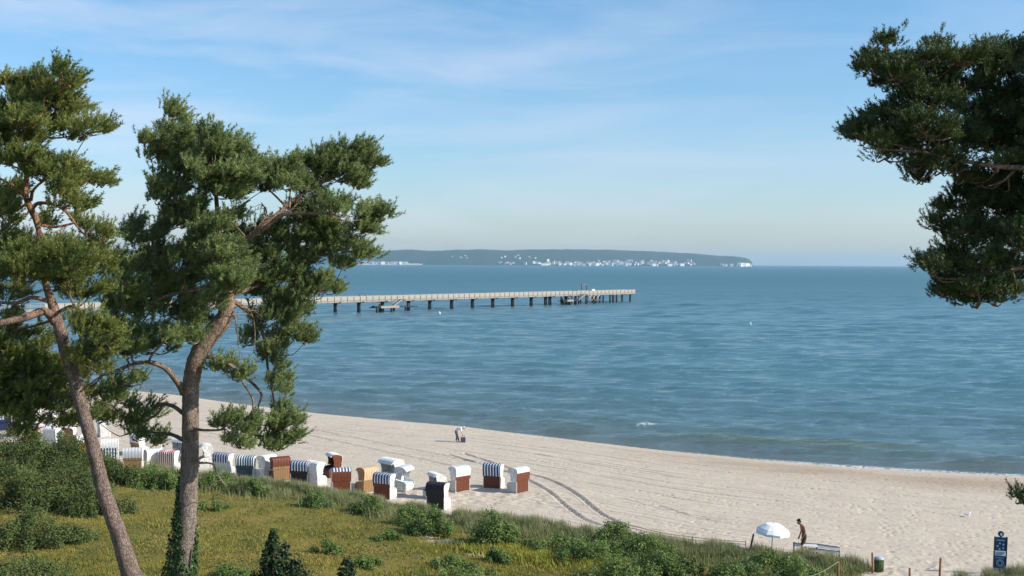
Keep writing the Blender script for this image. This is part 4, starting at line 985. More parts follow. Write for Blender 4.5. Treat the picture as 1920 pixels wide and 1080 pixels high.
SH = [
 (480, 927, 46, 30, 'small green shrub behind the grass left of the blue-striped chair', 'rose'),
 (592, 949, 54, 30, 'low green shrub below the red-hooded chair', 'rose'),
 (690, 962, 56, 38, 'round green shrub below the brown slatted chair', 'rose'),
 (765, 985, 56, 42, 'leafy shrub in front of the tall white chair', 'rose'),
 (806, 1003, 76, 52, 'broad leafy shrub left of the sand hollow', 'rose'),
 (925, 1022, 84, 74, 'tallest bright shrub right of the sand hollow', 'rose'),
 (935, 1054, 42, 38, 'small shrub just below the tallest bright shrub', 'rose'),
 (612, 1038, 50, 24, 'grey-green cushion shrub alone on the olive turf', 'rose'),
 (682, 1063, 62, 20, 'flat green cushion right of the dark pointed shrub', 'rose'),
 (840, 1064, 64, 26, 'low cushion shrub near the bottom below the sand hollow', 'rose'),
 (725, 1012, 46, 16, 'thin flat tuft of leaves in mid turf', 'rose'),
 (398, 957, 56, 18, 'low grey-green patch right of the thick trunk', 'rose'),
 (850, 1095, 150, 32, 'leafy shrub cut by the bottom edge in the centre', 'rose'),
 (275, 912, 90, 44, 'bright green shrub between the two left trunks', 'rose'),
 (318, 917, 60, 44, 'bright green shrub touching the left side of the thick trunk', 'rose'),
 (405, 914, 70, 38, 'bright green shrub just right of the thick trunk', 'rose'),
 (455, 922, 60, 22, 'dark low shrub right of the thick trunk by the dead twig', 'scrub'),
 (1150, 1020, 90, 44, 'dark rounded shrub at the dune edge by the wheel ruts', 'rose'),
 (1040, 1032, 110, 34, 'left end of the thicket on the dune edge', 'rose'),
 (1100, 1052, 110, 44, 'thicket shrub above the yellow weeds', 'rose'),
 (1195, 1048, 120, 56, 'large shrub in the middle of the thicket', 'rose'),
 (1235, 1080, 110, 50, 'right end of the thicket on the dune', 'rose'),
 (1150, 1092, 130, 46, 'lowest shrub of the thicket at the bottom edge', 'rose'),
 (1290, 1078, 60, 40, 'brownish dry shrub right of the thicket', 'scrub'),
 (1385, 1090, 110, 40, 'dark low shrub at the bottom below the parasol', 'rose'),
 (1445, 1068, 90, 34, 'wide leafy shrub below the white parasol', 'rose'),
 (1500, 1092, 100, 42, 'leafy shrub left of the first rope post', 'rose'),
 (900, 1075, 50, 22, 'small yellow-green plant at the bottom centre', 'scrub'),
 (40, 880, 120, 76, 'scrub bush at the far left behind the leaning trunk', 'scrub'),
 (130, 880, 110, 70, 'scrub bush just left of the leaning trunk', 'scrub'),
 (25, 950, 130, 80, 'scrub bush at the left edge halfway down the dune', 'scrub'),
 (115, 945, 120, 80, 'big scrub bush left of the leaning trunk in the middle', 'scrub'),
 (170, 965, 70, 60, 'scrub bush against the leaning trunk', 'scrub'),
 (60, 1020, 110, 66, 'scrub bush at the lower left', 'scrub'),
 (130, 1015, 70, 34, 'thin brown-green scrub at the lower left by the trunk', 'scrub'),
 (215, 905, 60, 50, 'bush just right of the leaning trunk', 'scrub'),
 (235, 960, 44, 30, 'small scrub tuft between the two trunks', 'scrub'),
 (20, 1090, 150, 40, 'scrub along the bottom left corner', 'scrub'),
 (430, 1090, 90, 30, 'low dark shrub at the bottom right of the ivy trunk', 'rose'),
]
for i, (u, v, w, h, lab, mt) in enumerate(SH):
    if mt == 'scrub' and u < 240: w *= 1.35; h *= 1.02
    shrub(u, v, w, h, lab, mt, size=.10 if mt == 'rose' else .10, seed=i)
# two dark leafy tops that reach up from the garden in front
def leafy_top(u, vtop, wpx, Y, label, seed, size=.10, n=1500):
    rng = np.random.default_rng(seed); p = P(u, vtop, Y); zg_ = hz(p[0], p[1]); w = wpx*Y/F/2
    root = thing('young_tree', (p[0], p[1], zg_), 0, label, 'young tree', None)
    h = p[2]-zg_; mb = MB(); POS = []; NR = []
    mb.tube([(0, 0, -.1), (.03, 0, h*.5), (0, 0, h*.98)], [.05, .035, .012], 8)
    shoots = [(0, 0, h), (.42*w, .1, h-.55*w), (-.3*w, .15, h-.75*w), (.85*w, 0, h-1.1*w), (-.7*w, -.1, h-1.5*w), (.3*w, -.2, h-1.3*w), (1.0*w, .1, h-2.2*w), (-.9*w, 0, h-2.4*w), (0, .2, h-2*w), (.4*w, 0, h-2.6*w), (-.4*w, 0, h-2.8*w)]
    for sx_, sy_, sz_ in shoots:
        mb.tube([(0, 0, sz_-w*1.1), (sx_*.7, sy_*.7, sz_-w*.5), (sx_, sy_, sz_)], [.02, .014, .005], 6)
        for k in range(n//len(shoots)):
            t = rng.random()**.7; c = np.array([sx_*(1-.3*t), sy_, sz_-t*w*1.3]); rad = (.06+.42*w*t); d = rng.normal(size=3); d[2] *= .35; d /= np.linalg.norm(d)
            POS.append(c + d*rad*rng.random()**.5); NR.append(d*.6+np.array([0, -.2, .5])+rng.normal(size=3)*.4)
    V, Fc = leaves(np.array(POS), np.array(NR), size, rng, .35)
    link('crown', arrmesh('crown', V, Fc, M['darkleaf'], {'tint': np.repeat(rng.random(len(Fc)), 4)}), root)
    mb.build('trunk', M['stem'], root)
leafy_top(512, 990, 105, 24.0, 'dark leafy treetop poking up at the bottom edge right of the ivy trunk', 61, .085, 3600)
leafy_top(650, 1042, 26, 24.0, 'slim dark shoot poking up at the bottom edge beside the dark treetop', 62, .07, 420)
leafy_top(560, 1050, 60, 24.5, 'small dark sprout at the foot of the dark treetop', 63, .075, 700)

# ------------------------------------------------------------------ grass (nobody could count it)
def blades(x, y, h, w, lean, rng, tint, z=None):
    n = len(x); z = base_h(x, y) if z is None else z
    th = rng.random(n)*math.pi; dx = np.cos(th)*w; dy = np.sin(th)*w
    lx = rng.normal(size=n)*lean*h - .12*h; ly = rng.normal(size=n)*lean*h
    V = np.stack([np.stack([x-dx, y-dy, z-.03], 1), np.stack([x+dx, y+dy, z-.03], 1), np.stack([x+lx, y+ly, z+h], 1)], 1).reshape(-1, 3)
    return V, np.arange(len(V)).reshape(-1, 3), np.repeat(tint, 3)
M['turf'] = leafmat('turf_blades', (0.08, 0.125, 0.02), (0.42, 0.30, 0.09), .7, .25, (.5, (0.26, 0.235, 0.04)))
M['marram'] = leafmat('marram_blades', (0.12, 0.15, 0.055), (0.42, 0.38, 0.24), .7, .2, (.6, (0.21, 0.23, 0.10)))
M['yellowweed'] = leafmat('yellow_weeds', (0.12, 0.15, 0.03), (0.45, 0.40, 0.06), .6, .2)
rng = np.random.default_rng(77)
n = 420000
y_ = 47 + (100-47)*rng.random(n)**1.5; x_ = (rng.uniform(-.50, .50, n))*y_
vm = vegmask(x_, y_); dE = yE(x_)-y_
pat = vnoise(x_, y_, 2.6, 300); pat2 = vnoise(x_, y_, .9, 301)
ok = (rng.random(n) < vm*(0.35+.65*pat2)) & (dE > .2)
hh_ = (.05 + .16*pat*pat2)*rng.uniform(.5, 1.6, n)
V, Fc, TT = blades(x_[ok], y_[ok], hh_[ok], .020, .5, rng, np.clip(.15+.55*vnoise(x_, y_, 3.3, 305)+.45*rng.random(n)-.12, 0, 1)[ok])
o = link('turf_grass', arrmesh('turf_grass', V, Fc, M['turf'], {'tint': TT})); tag(o, 'short olive and straw coloured turf on the dune', 'grass', kind='stuff')
# marram: the tall pale fringe along the edge and in loose stands
n = 330000
x_ = rng.uniform(-62, 34, n); ee = yE(x_)
y_ = ee + .5 - np.abs(rng.normal(size=n))*3.0
vm = vegmask(x_, y_); dE = ee - y_; clump = vnoise(x_, y_, .7, 311)
ok = (rng.random(n) < np.clip(vm*1.2, 0, 1)*(.25+.9*sstep(.3, .7, clump))*np.exp(-np.maximum(dE-1.5, 0)/3.2))
hm = (.20 + .42*clump)*rng.uniform(.6, 1.35, n)
V, Fc, TT = blades(x_[ok], y_[ok], hm[ok], .016, .22, rng, np.clip(.25+.5*rng.random(n)+.25*(dE < 1.0), 0, 1)[ok])
o = link('marram_grass', arrmesh('marram_grass', V, Fc, M['marram'], {'tint': TT})); tag(o, 'tall pale marram grass fringing the top of the dune', 'grass', kind='stuff')
# weeds and creeping leaves through the turf
n = 60000
y_ = 47 + (92-47)*rng.random(n)**1.4; x_ = rng.uniform(-.5, .5, n)*y_
cl_ = vnoise(x_, y_, .55, 330)*.55 + vnoise(x_, y_, 2.4, 331)*.45
ok = (rng.random(n) < vegmask(x_, y_)*sstep(.52-.12*(x_ < -17), .68-.12*(x_ < -17), cl_)) & (yE(x_)-y_ > .8); x_, y_, cl_ = x_[ok], y_[ok], cl_[ok]; n = len(x_)
V, Fc = leaves(np.stack([x_, y_, base_h(x_, y_)+.04+rng.random(n)*.22*sstep(.5, .8, cl_)], 1), rng.normal(size=(n, 3))*.5+np.array([0, -.2, .8]), .10, rng)
o = link('creeping_weeds', arrmesh('creeping_weeds', V, Fc, M['scrub'], {'tint': np.repeat(rng.random(n), 4)})); tag(o, 'low dark weeds scattered through the turf', 'weeds', kind='stuff')
n = 9000
c = gnd(1020, 1048, 2.3); x_ = c[0] + rng.normal(size=n)*1.9; y_ = c[1] - (x_-c[0])*.35 + rng.normal(size=n)*.7
V, Fc, TT = blades(x_, y_, rng.uniform(.1, .4, n), .03, .4, rng, rng.random(n))
o = link('yellow_weeds', arrmesh('yellow_weeds', V, Fc, M['yellowweed'], {'tint': TT})); tag(o, 'patch of yellow-green flowering weeds below the thicket', 'weeds', kind='stuff')

# ------------------------------------------------------------------ hooded beach chairs
def hooded_chair(u, vb, deg, label, back='brown', side='white', fabric='f_blue', inner='f_grey', tilt=0.0, scale=1.0, cz=.98):
    p = gnd(u, vb, 1.3); p[2] = ground_at(p[0], p[1]) - .02
    root = thing('beach_chair', p, math.radians(deg), label, 'beach chair', 'hooded beach chairs on the sand')
    root.scale = (scale,)*3
    W = .60
    # base box: two board sides with a scooped arm, slatted back, front drawers
    for s in (-1, 1):
        m_ = MB(); xo = s*W; x0, x1 = (xo-.035, xo) if s > 0 else (xo, xo+.035)
        prof = [(-.42, .06), (.42, .06), (.44, .52), (.30, .66), (.05, .72), (-.42, .80)]
        m_.prism_x(prof, x0, x1)
        for k in range(5):
            yb = -.40 + k*.165; xa, xb = (xo+.002, xo+.014) if s > 0 else (xo-.014, xo-.002)
            m_.box(xa, xb, yb, yb+.145, .08, (.50 if k == 4 else .62))
        m_.build('side_panel', M[side], root)
    m_ = MB(); m_.box(-W+.037, W-.037, -.405, -.375, .05, .80)
    for k in range(9):
        x0 = -W+.05+k*.1235; m_.box(x0, x0+.105, -.425, -.407, .06, .80)
    m_.build('back_panel', M[back], root)
    m_ = MB(); m_.box(-W+.037, W-.037, -.374, .36, .38, .44); m_.box(-W+.037, W-.037, .362, .392, .06, .44); m_.build('seat', M[side], root)
    m_ = MB(); m_.box(-W+.06, W-.06, -.36, .35, .442, .54); m_.build('seat_cushion', M[inner], root)
    m_ = MB(); m_.box(-W+.10, -.03, .394, .43, .10, .34); m_.box(.03, W-.10, .394, .43, .10, .34); m_.build('footrest', M[side], root)
    for s in (-1, 1):
        m_ = MB(); m_.box(s*W-.05, s*W+.05, -.46, .46, 0, .048); m_.build('runner', M[side], root)
    # hood, hinged at the arm: side cheeks and a cover that runs over back and roof
    hood = bpy.data.objects.new('hood', None)
    ca, sa = math.cos(tilt), math.sin(tilt); py, pz = 0.0, .74
    def R(y, z): y -= py; z -= pz; return (py + y*ca - z*sa, pz + y*sa + z*ca)
    cover = [(-.43, .80), (-.455, .98), (-.475, 1.14), (-.48, 1.30), (-.465, 1.42), (-.41, 1.52), (-.28, 1.58), (-.05, 1.60), (.14, 1.58), (.28, 1.52)]
    cheek = [R(*q) for q in ([(-.41, .805)] + [(y+.02, z-.015) for y, z in cover[1:]] + [(.27, 1.44), (.16, 1.26), (.08, 1.04), (.08, .82), (.05, .765)])]
    cheek = list(reversed(cheek))
    for s in (-1, 1):
        m_ = MB(); x0, x1 = (W-.03, W+.004) if s > 0 else (-W-.004, -W+.03)
        m_.prism_x(cheek, x0, x1)
        # piping round the cheek
        m_.tube([(s*(W+.006), y, z) for y, z in cheek], [.014]*len(cheek), 5)
        m_.build('hood_side', M['white' if side in ('white', 'grey_white') else side], root)
    m_ = MB(); cv = [R(*q) for q in cover]; n_ = len(cv); V = []; Fs = []
    nxs = 13
    for i, (y, z) in enumerate(cv):
        for k in range(nxs):
            x = -W-.012 + (2*W+.024)*k/(nxs-1); bul = .018*math.cos((k % 2)*math.pi)
            V.append((x, y-.02-bul*.3, z+.012+bul*.4))
    for i in range(n_-1):
        for k in range(nxs-1): a = i*nxs+k; Fs.append((a, a+1, a+nxs+1, a+nxs))
    b0 = len(V)
    for i, (y, z) in enumerate(cv):
        for k in range(nxs):
            x = -W-.012 + (2*W+.024)*k/(nxs-1); V.append((x, y+.018, z-.028))
    for i in range(n_-1):
        for k in range(nxs-1): a = b0+i*nxs+k; Fs.append((a+nxs, a+nxs+1, a+1, a))
    for i in range(n_-1): a = i*nxs; c_ = b0+i*nxs; Fs.append((a+nxs, c_+nxs, c_, a)); a += nxs-1; c_ += nxs-1; Fs.append((a, c_, c_+nxs, a+nxs))
    for k in range(nxs-1): Fs.append((k+1, k, b0+k, b0+k+1)); a = (n_-1)*nxs+k; c_ = b0+a; Fs.append((a, a+1, c_+1, c_))
    m_.add(V, Fs, smooth=False)
    for i, f in enumerate(m_.f):
        if sum(m_.v[j][2] for j in f)/len(f) < cz and sum(m_.v[j][1] for j in f)/len(f) < -.2: m_.m[i] = 1
    m_.build('hood_cover', [M[fabric], M[back]], root)
    m_ = MB(); a0, a1 = R(.285, 1.515), R(.40, 1.38)
    m_.add([(-W, a0[0], a0[1]), (W, a0[0], a0[1]), (W, a1[0], a1[1]), (-W, a1[0], a1[1]), (-W, a0[0]-.03, a0[1]-.02), (W, a0[0]-.03, a0[1]-.02), (W, a1[0]-.03, a1[1]-.02), (-W, a1[0]-.03, a1[1]-.02)],
           [(0, 3, 2, 1), (4, 5, 6, 7), (0, 1, 5, 4), (1, 2, 6, 5), (2, 3, 7, 6), (3, 0, 4, 7)]); m_.build('visor', M[fabric], root)
    m_ = MB(); q0, q1, q2, q3 = R(-.36, .56), R(-.47, 1.36), R(-.41, 1.36), R(-.28, .56)
    m_.prism_x([q3, q2, q1, q0], -W+.05, W-.05); m_.build('backrest_cushion', M[inner], root)
    bpy.data.objects.remove(hood)
    return root
D = dict
CH = [
 (971, 921, 48, 'redbrown-backed chair with grey side, rightmost of the beach chairs', D(back='redbrown', side='grey_white', fabric='f_lightblue', cz=1.30)),
 (926, 913, -20, 'chair with dark brown back and blue-striped hood, second from the right', D(back='brown', side='white', fabric='f_blue', cz=.90)),
 (860, 919, 42, 'redbrown chair with pale blue striped hood behind the dark slatted one', D(back='redbrown', side='grey_white', fabric='f_lightblue', cz=1.05)),
 (812, 934, 118, 'white hooded chair opening to the left, directly behind the dark slatted chair', D(back='white', side='white', fabric='f_white', inner='f_navy', tilt=.25)),
 (822, 953, -24, 'dark slatted chair with white right side, nearest one at the dune edge', D(back='dark', side='white', fabric='dark', cz=.9)),
 (758, 919, -112, 'pale grey chair with a light blue visor raised to the right', D(back='grey_white', side='white', fabric='f_grey', inner='f_lightblue', tilt=-.1)),
 (731, 915, 135, 'tall white chair opening to the left with grey padding inside', D(back='white', side='white', fabric='f_white', inner='f_grey', scale=1.22)),
 (722, 934, -25, 'chair with navy-striped hood and dark brown back below the tall white chair', D(back='brown', side='white', fabric='f_blue')),
 (687, 920, 48, 'tan wooden chair with orange and white striped cover', D(back='tan', side='tan', fabric='f_orange', cz=.8)),
 (639, 923, 14, 'brown slatted chair with white sides and a blue-dotted white top edge', D(back='redbrown', side='grey_white', fabric='f_blue', cz=1.4)),
 (622, 893, 118, 'dark red chair with white hood opening left, rearmost of the middle group', D(back='redbrown', side='redbrown', fabric='f_white', inner='f_navy', tilt=.15)),
 (592, 909, -38, 'all white chair with puffy hood beside the dark red one', D(back='white', side='white', fabric='f_white')),
 (565, 908, -12, 'chair with blue-striped hood and dark base left of the all white one', D(back='dark', side='white', fabric='f_blue')),
 (524, 900, 30, 'brown wooden chair half hidden under the drooping pine branch', D(back='tan', side='brown', fabric='brown')),
 (498, 896, 60, 'small white chair edge just right of the teal striped chair', D(back='white', side='white', fabric='f_white')),
 (462, 897, -5, 'dark teal chair with white stripes below the drooping branch', D(back='teal', side='white', fabric='f_teal')),
 (420, 892, -18, 'white topped chair with navy stripes right of the thick trunk', D(back='grey_white', side='grey_white', fabric='f_blue')),
 (384, 874, 110, 'white hooded chair with orange inside peeking out right of the thick trunk', D(back='redbrown', side='white', fabric='f_white', inner='orange')),
 (318, 886, -15, 'red and white striped chair just left of the thick trunk', D(back='f_red', side='white', fabric='f_red')),
 (336, 862, 150, 'white chair with grey padding behind the red and white striped one', D(back='white', side='white', fabric='f_white')),
 (288, 850, 10, 'white roofed chair in the rear row between the trunks', D(back='cream', side='white', fabric='f_white')),
 (262, 853, -40, 'white chair left of the white roofed one in the rear row', D(back='tan', side='white', fabric='f_white')),
 (286, 884, 40, 'cream slatted chair left of the red and white striped one', D(back='cream', side='cream', fabric='f_white')),
 (250, 884, 10, 'white and tan chair behind the twigs between the trunks', D(back='tan', side='white', fabric='f_grey')),
 (195, 818, -60, 'pale blue and white chair right of the leaning trunk, farther one', D(back='grey_white', side='white', fabric='f_lightblue')),
 (206, 862, 15, 'blue and white striped chair right of the leaning trunk, nearer one', D(back='f_blue', side='white', fabric='f_white')),
 (148, 852, 60, 'white hood over orange wood just left of the leaning trunk', D(back='orange', side='tan', fabric='f_white')),
 (128, 838, 100, 'redbrown chair behind the orange one left of the leaning trunk', D(back='redbrown', side='redbrown', fabric='f_white')),
 (100, 838, -20, 'white chair behind pine twigs at the left, nearest of its cluster', D(back='white', side='white', fabric='f_white')),
 (72, 834, 20, 'pink-topped chair at the left behind pine twigs', D(back='cream', side='cream', fabric='f_pink')),
 (98, 806, 130, 'white chair at the back of the left cluster', D(back='white', side='white', fabric='f_white')),
 (66, 800, -30, 'pinkish white chair at the back left under the pine boughs', D(back='grey_white', side='white', fabric='f_pink')),
 (28, 786, -35, 'white chair with blue opening near the left edge', D(back='f_navy', side='white', fabric='f_white')),
 (8, 806, 20, 'navy and white chair touching the left edge', D(back='f_navy', side='white', fabric='f_blue')),
 (40, 818, 70, 'white chair below the blue-opening one near the left edge', D(back='white', side='white', fabric='f_white')),
]
for u, v, a, lab, kw in CH: hooded_chair(u, v, a, lab, **kw)

# ------------------------------------------------------------------ people
def skinned(name, pts, edges, rads, mat, parent=None, sub=2, root=0):
    me = bpy.data.meshes.new(name); me.from_pydata([tuple(map(float, p)) for p in pts], edges, []); me.update()
    o = link(name, me, parent); sk = o.modifiers.new('skin', 'SKIN'); me.materials.append(mat)
    for i, sv in enumerate(me.skin_vertices[0].data):
        r = rads[i]; sv.radius = (r, r) if not isinstance(r, tuple) else r; sv.use_root = (i == root)
    sk.use_smooth_shade = True; sk.use_x_symmetry = False
    ss = o.modifiers.new('sub', 'SUBSURF'); ss.levels = ss.render_levels = sub
    return o
skin_m = simple('skin_tanned', (0.22, 0.10, 0.065), .55, .1, 4)
skin_l = simple('skin_light', (0.5, 0.30, 0.22), .55, .1, 4)
hair_m = simple('dark_hair', (0.02, 0.014, 0.012), .7, .2, 20)
def person(loc, rz, label, J, skin, clothes, hair, group=None, cap=None):
    """J: joint positions; local +y is the way the person faces"""
    root = thing('person', loc, rz, label, 'person', group)
    names = ['pelvis', 'waist', 'chest', 'neck', 'jaw', 'head', 'crown']
    pts = [J[k] for k in names]; rads = [.125, .115, (.15, .12), .055, .075, .095, .06]; edges = [(i, i+1) for i in range(6)]
    def add(p, r, par): pts.append(p); rads.append(r); edges.append((par, len(pts)-1)); return len(pts)-1
    nose = add(np.array(J['head'])+np.array(J['face'])*.105+np.array([0, 0, -.015]), .018, 5)
    for s in ('l', 'r'):
        sh_ = add(J['sh_'+s], .065, 2); el_ = add(J['el_'+s], .046, sh_); wr = add(J['wr_'+s], .032, el_)
        h_ = np.array(J['wr_'+s])-np.array(J['el_'+s]); h_ = h_/np.linalg.norm(h_)
        pm = add(np.array(J['wr_'+s])+h_*.06, .035, wr); sd = np.cross(h_, [0, 0, 1.0]) if abs(h_[2]) < .9 else np.array([0, 1.0, 0])
        sd = sd/np.linalg.norm(sd)
        for k, ln in enumerate((.065, .075, .07, .055)):
            b_ = np.array(J['wr_'+s])+h_*.10+sd*(k-1.5)*.021; q = add(b_, .011, pm); q2 = add(b_+h_*ln*.55, .0095, q); add(b_+h_*ln+np.cross(sd, h_)*.02, .008, q2)
        tb = add(np.array(J['wr_'+s])+h_*.05+sd*.045, .012, pm); add(np.array(J['wr_'+s])+h_*.09+sd*.065, .010, tb)
        hp = add(J['hp_'+s], .098, 0); kn = add(J['kn_'+s], .062, hp); an = add(J['an_'+s], .042, kn)
        f_ = np.array(J.get('foot', (0, 1, 0))); add(np.array(J['an_'+s])+f_*.06+np.array([0, 0, -.05]), .038, an); add(np.array(J['an_'+s])+f_*.16+np.array([0, 0, -.055]), .03, len(pts)-1)
    skinned('body', pts, edges, rads, skin, root)
    for cn, spec, mat in clothes:
        q = [J[a] if isinstance(a, str) else a for a, r in spec['v']]; r_ = [r for a, r in spec['v']]
        skinned(cn, q, spec['e'], r_, mat, root)
    hd = np.array(J['head']); cr_ = np.array(J['crown']); ax_ = (cr_-hd)/np.linalg.norm(cr_-hd); bk_ = -np.array(J['face'])
    skinned('hair' if not cap else 'cap', [hd+ax_*.035+bk_*.02, hd+ax_*.085+bk_*.01, hd+ax_*.04+bk_*.06], [(0, 1), (0, 2)], [.098, .07, .07], hair, root)
    return root
def standing(walk=.12, bend=.06, head=.10, arms=.0):
    return D(pelvis=(0, 0, .95), waist=(0, bend*.3, 1.12), chest=(0, bend, 1.34), neck=(0, bend+.03, 1.50), jaw=(0, bend+head*.6, 1.56), head=(0, bend+head*.8, 1.64), crown=(0, bend+head*.9, 1.73), face=(0, .94, -.34),
             sh_l=(-.19, bend, 1.42), el_l=(-.25, bend-.04, 1.14), wr_l=(-.24, bend+.10+arms, .90), sh_r=(.19, bend, 1.42), el_r=(.25, bend-.06, 1.14), wr_r=(.25, bend+.04, .88),
             hp_l=(-.10, 0, .90), kn_l=(-.11, walk+.05, .50), an_l=(-.11, walk, .09), hp_r=(.10, 0, .90), kn_r=(.11, -walk*.3, .50), an_r=(.11, -walk-.06, .09))
trs = D(v=[('pelvis', .14), ('waist', .125), ('hp_l', .115), ('kn_l', .085), ('an_l', .065), ('hp_r', .115), ('kn_r', .085), ('an_r', .065)], e=[(0, 1), (0, 2), (2, 3), (3, 4), (0, 5), (5, 6), (6, 7)])
shorts = D(v=[('pelvis', .14), ('waist', .122), ('hp_l', .118), ('kn_l', .09), ('hp_r', .118), ('kn_r', .09)], e=[(0, 1), (0, 2), (2, 3), (0, 4), (4, 5)])
shirt = D(v=[('pelvis', .135), ('waist', .13), ('chest', .165), ('neck', .07), ('sh_l', .085), ('el_l', .062), ('sh_r', .085), ('el_r', .062)], e=[(0, 1), (1, 2), (2, 3), (2, 4), (4, 5), (2, 6), (6, 7)])
c_dark = simple('dark_brown_cloth', (0.05, 0.03, 0.022), .8, .2, 6); c_white = simple('white_cloth', (0.72, 0.71, 0.69), .8, .1, 6); c_grey = simple('slate_cloth', (0.09, 0.10, 0.12), .8, .2, 6); c_red = simple('red_cloth', (0.5, 0.08, 0.08), .8, .2, 6); c_navy = simple('navy_cloth', (0.02, 0.03, 0.07), .8, .2, 6)
p = gnd(1508, 1040, 1.3); p[2] = ground_at(p[0], p[1])
person(p, math.radians(100), 'bare-backed man with dark hair walking left, head bowed, beside the parasol', standing(.14, .11, .24), skin_m, [('trousers', shorts, c_dark)], hair_m)
# stooping person near the water, facing right
J = D(pelvis=(0, -.05, .88), waist=(0, .05, 1.04), chest=(0, .28, 1.17), neck=(0, .44, 1.19), jaw=(0, .52, 1.14), head=(0, .58, 1.15), crown=(0, .67, 1.17), face=(0, .5, -.86),
      sh_l=(-.18, .34, 1.14), el_l=(-.2, .40, .88), wr_l=(-.16, .50, .66), sh_r=(.18, .34, 1.14), el_r=(.2, .36, .87), wr_r=(.17, .46, .64),
      hp_l=(-.10, -.05, .84), kn_l=(-.12, .06, .46), an_l=(-.13, -.02, .09), hp_r=(.10, -.05, .84), kn_r=(.12, .10, .46), an_r=(.13, .16, .09))
p = gnd(856, 829, 1.0); p[2] = ground_at(p[0], p[1])
person(p, math.radians(-80), 'person in white top and white cap stooping to the right near the waterline', J, skin_l, [('trousers', trs, c_grey), ('shirt', shirt, c_white)], c_white, cap=True)
# a dark bag standing by the stooping person's feet
bg_ = MB(); bg_.box(-.2, .2, -.13, .13, 0, .42); bg_.tube([(-.12, 0, .42), (-.1, 0, .6), (.1, 0, .6), (.12, 0, .42)], [.015]*4, 6)
q = p + np.array([.55, -.15, 0]); o = bg_.build('bag', simple('dark_violet_bag', (0.10, 0.08, 0.12), .8), None); o.location = (q[0], q[1], ground_at(q[0], q[1])-.01); tag(o, 'dark bag on the sand at the feet of the stooping person', 'bag')
# strollers on the pier, only heads and shoulders over the railing
def on_pier(u, y, rz, label, cl, hr, tr_):
    s = pier_s(u); w = PA + pdir*s + np.array([-pdir[1], pdir[0]])*y
    person((w[0], w[1], ZDECK+.06), pang+rz, label, standing(.14, .02, .05), skin_l, [('trousers', trs, tr_), ('shirt', shirt, cl)], hr, 'people on the pier')
on_pier(678, 1.0, -math.pi/2, 'person in dark clothes on the pier, left of the red one', c_navy, hair_m, c_navy)
on_pier(690, 1.2, math.pi/2, 'person in a red top on the pier above the landing stage', c_red, hair_m, c_grey)
on_pier(694, 1.5, math.pi/2, 'person in white beside the red one on the pier', c_white, hair_m, c_grey)
on_pier(1093, .9, math.pi/2, 'person in white beside the gate frame near the pier head', c_white, hair_m, c_navy)

# ------------------------------------------------------------------ parasol, barrier, posts, sign, bin, buoys, birds
def parasol():
    p = gnd(1446, 1036, 1.3); p[2] = ground_at(p[0], p[1]); k = p[1]/F
    ztop = P(1446, 980, p[1])[2]-p[2]; R_ = 32.5*k
    root = thing('parasol', p, 0, 'open white parasol at the dune edge left of the walking man', 'parasol')
    root.rotation_euler = (math.radians(3), math.radians(4), 0)
    q = MB(); q.lathe([(.022, -.3), (.022, ztop+.03), (.01, ztop+.07)], 8); q.build('pole', simple('parasol_pole', (0.35, 0.3, 0.25), .5), root)
    q = MB(); n = 8; V = [(0, 0, ztop)]; Fs = []
    rings = [(.45, .90), (.8, .62), (1.0, .36)]
    rim = .66
    for r, zf in rings:
        for i in range(n*2):
            a = math.pi*2*i/(n*2) + .2; rr = R_*r*(1 if i % 2 == 0 else .955)
            V.append((rr*math.cos(a), rr*math.sin(a), ztop - rim*(1-zf) - (0 if i % 2 == 0 else -.015)))
    m_ = n*2
    for i in range(m_): Fs.append((0, 1+i, 1+(i+1) % m_))
    for j in range(2):
        for i in range(m_): a = 1+j*m_+i; b_ = 1+j*m_+(i+1) % m_; Fs.append((a, a+m_, b_+m_, b_))
    base = 1+2*m_
    bi = len(V)
    for i in range(m_): x, y, z = V[base+i]; V.append((x*1.0, y*1.0, z-.11))
    for i in range(m_): Fs.append((base+i, bi+i, bi+(i+1) % m_, base+(i+1) % m_))
    q.add(V, Fs); o = q.build('canopy', leaf_canvas, root); so = o.modifiers.new('thick', 'SOLIDIFY'); so.thickness = .006
    for i in range(n):
        a = math.pi*2*i/n + .2; r_ = MB(); r_.tube([(0, 0, ztop-.02), (R_*.45*math.cos(a), R_*.45*math.sin(a), ztop-rim*.10-.02), (R_*math.cos(a), R_*math.sin(a), ztop-rim*.64-.02)], [.006]*3, 5)
        r_.build('rib', M['steel'], root)
leaf_canvas = simple('parasol_canvas', (0.80, 0.80, 0.79), .8, .05, 4)
parasol()

